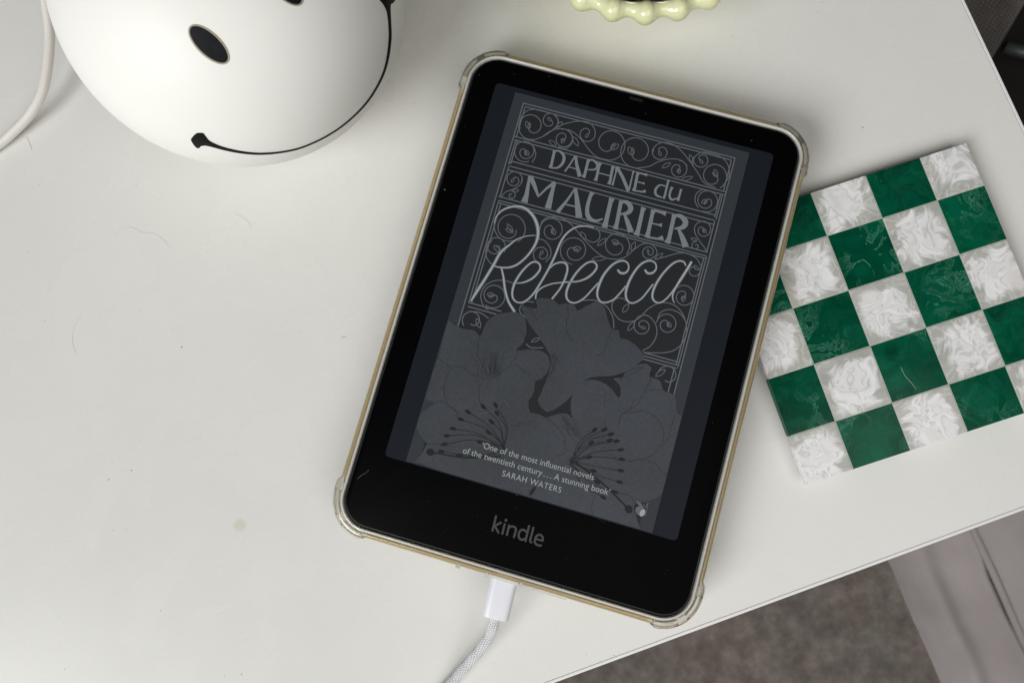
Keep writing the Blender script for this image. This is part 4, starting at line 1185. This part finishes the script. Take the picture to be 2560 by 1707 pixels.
hair([(1275, 1016), (1255, 1000), (1240, 1025), (1197, 1034)], ZG + .3, .03, M_LINT, 'pale curved lint hair on the tablet screen')
hair([(894, 1196), (905, 1187), (915, 1181), (922, 1174)], ZG, .035, M_LINT, 'pale wavy lint near the lower left corner of the tablet')
hair([(2251.5, 916), (2262, 938), (2280, 959), (2290, 972)], 6, .045, M_HAIRL, 'pale thread lying on the speckled green coaster tile')
random.seed(11)
V = []; F = []
def speck(u, v, z, r, m_list):
    p = at(u, v, z); b = len(m_list[0]); n = 6
    for k in range(n):
        t = 2 * math.pi * k / n + random.random() * .5; rr = r * random.uniform(.6, 1.2)
        m_list[0].append((p.x + rr * math.cos(t), p.y + rr * math.sin(t), z))
    m_list[0].append((p.x, p.y, z + r * .7))
    for k in range(n): m_list[1].append((b + k, b + (k + 1) % n, b + n))
dk = ([], []); lt = ([], [])
for (x, y, r) in ((1349, 598, .16), (1133, 727, .12), (920, 987, .14), (1186, 1222, .34), (1833, 1089, .14), (1955, 1130, .16), (258, 163, .14), (313, 128, .12), (188, 604, .18), (295, 1050, .18), (895, 166, .14), (1493, 683, .15)):
    speck(*s7(x, y), 0, r, dk)
s8 = lambda x, y: (x / 2.583, 1100 + y / 2.583)
for (x, y, r) in ((848, 195, .26), (703, 254, .22), (640, 130, .12), (815, 576, .16), (730, 580, .16), (417, 1477, .18), (1450, 1516, .14), (1560, 1510, .22), (1565, 1495, .14)):
    speck(*s8(x, y), 0, r, dk)
for (u, v, r) in ((1535, 1637, .2), (2157, 319, .32), (1831, 91, .2), (1665, 203, .12), (1668, 207, .12), (1662, 208, .1), (2042, 31, .15), (1036, 259, .16), (973, 1499, .16), (910, 1353, .14), (1465, 1635, .18), (2078, 1620, 0.1)):
    speck(u, v, 0, r, dk)
for k in range(70):
    speck(random.uniform(0, 2300), random.uniform(380, 1200) if random.random() < .6 else random.uniform(1200, 1650), 0, random.uniform(.04, .09), dk)
V_ = [v for v in dk[0]]
# keep only specks that fall on the table
o_ = obj('dust_speck', dk[0], dk[1], M_SPECK, None); tag(o_, 'scattered tiny dark specks on the white table', 'dust', kind='stuff')
for (x, y, r) in ((310, 688, .3), (438, 650, .28), (448, 664, .2), (482, 646, .34), (340, 622, .22), (356, 632, .2), (1035, 1100, .4), (375, 612, .2)):
    speck(*s8(x, y), 0, r, lt)
M_CRUMB = mat('crumb_white', (0.9, 0.9, 0.9), 0.2)
o_ = obj('crumbs', lt[0], lt[1], M_CRUMB, None); tag(o_, 'a few clear crumbs at the lower left of the table', 'crumbs', kind='stuff')
scr_dust = ([], [])
for (u, v, r) in ((1198, 188, .22), (1372, 191, .14), (1285, 186, .12), (2040, 340, .1), (1112, 474, .4), (1878, 351, .15), (1880, 353, .15), (1455, 243, .1), (1341, 231, .08), (1292, 1237, .26), (1291, 1270, .12), (1068, 976, .12), (1060, 1090, .14), (1099, 960, .12), (1330, 840, .12), (1114, 942, .12), (1417, 805, .16), (1449, 858, .14)):
    speck(u, v, ZG + .02, r * .6, scr_dust)
for k in range(90):
    u, v = random.uniform(880, 1960), random.uniform(170, 1500)
    p = at(u, v, ZG)
    if GX0 + 2 < p.x < GX1 - 2 and GY0 + 2 < p.y < GY1 - 2: speck(u, v, ZG + .02, random.uniform(.03, .075), scr_dust)
o_ = obj('lint', scr_dust[0], scr_dust[1], M_LINT, None); tag(o_, 'fine pale lint specks on the black e-reader glass', 'lint', kind='stuff')
# cream ring stain on the table
st_ = Flat(0.012); p = at(600, 1312, 0); st_.disc(0, 0, 3.4, 40); 
o_ = st_.build('table_stain', M_STAIN, None); o_.location = (p.x * MM, p.y * MM, 0); tag(o_, 'faint round cream stain on the table left of the tablet', 'stain')
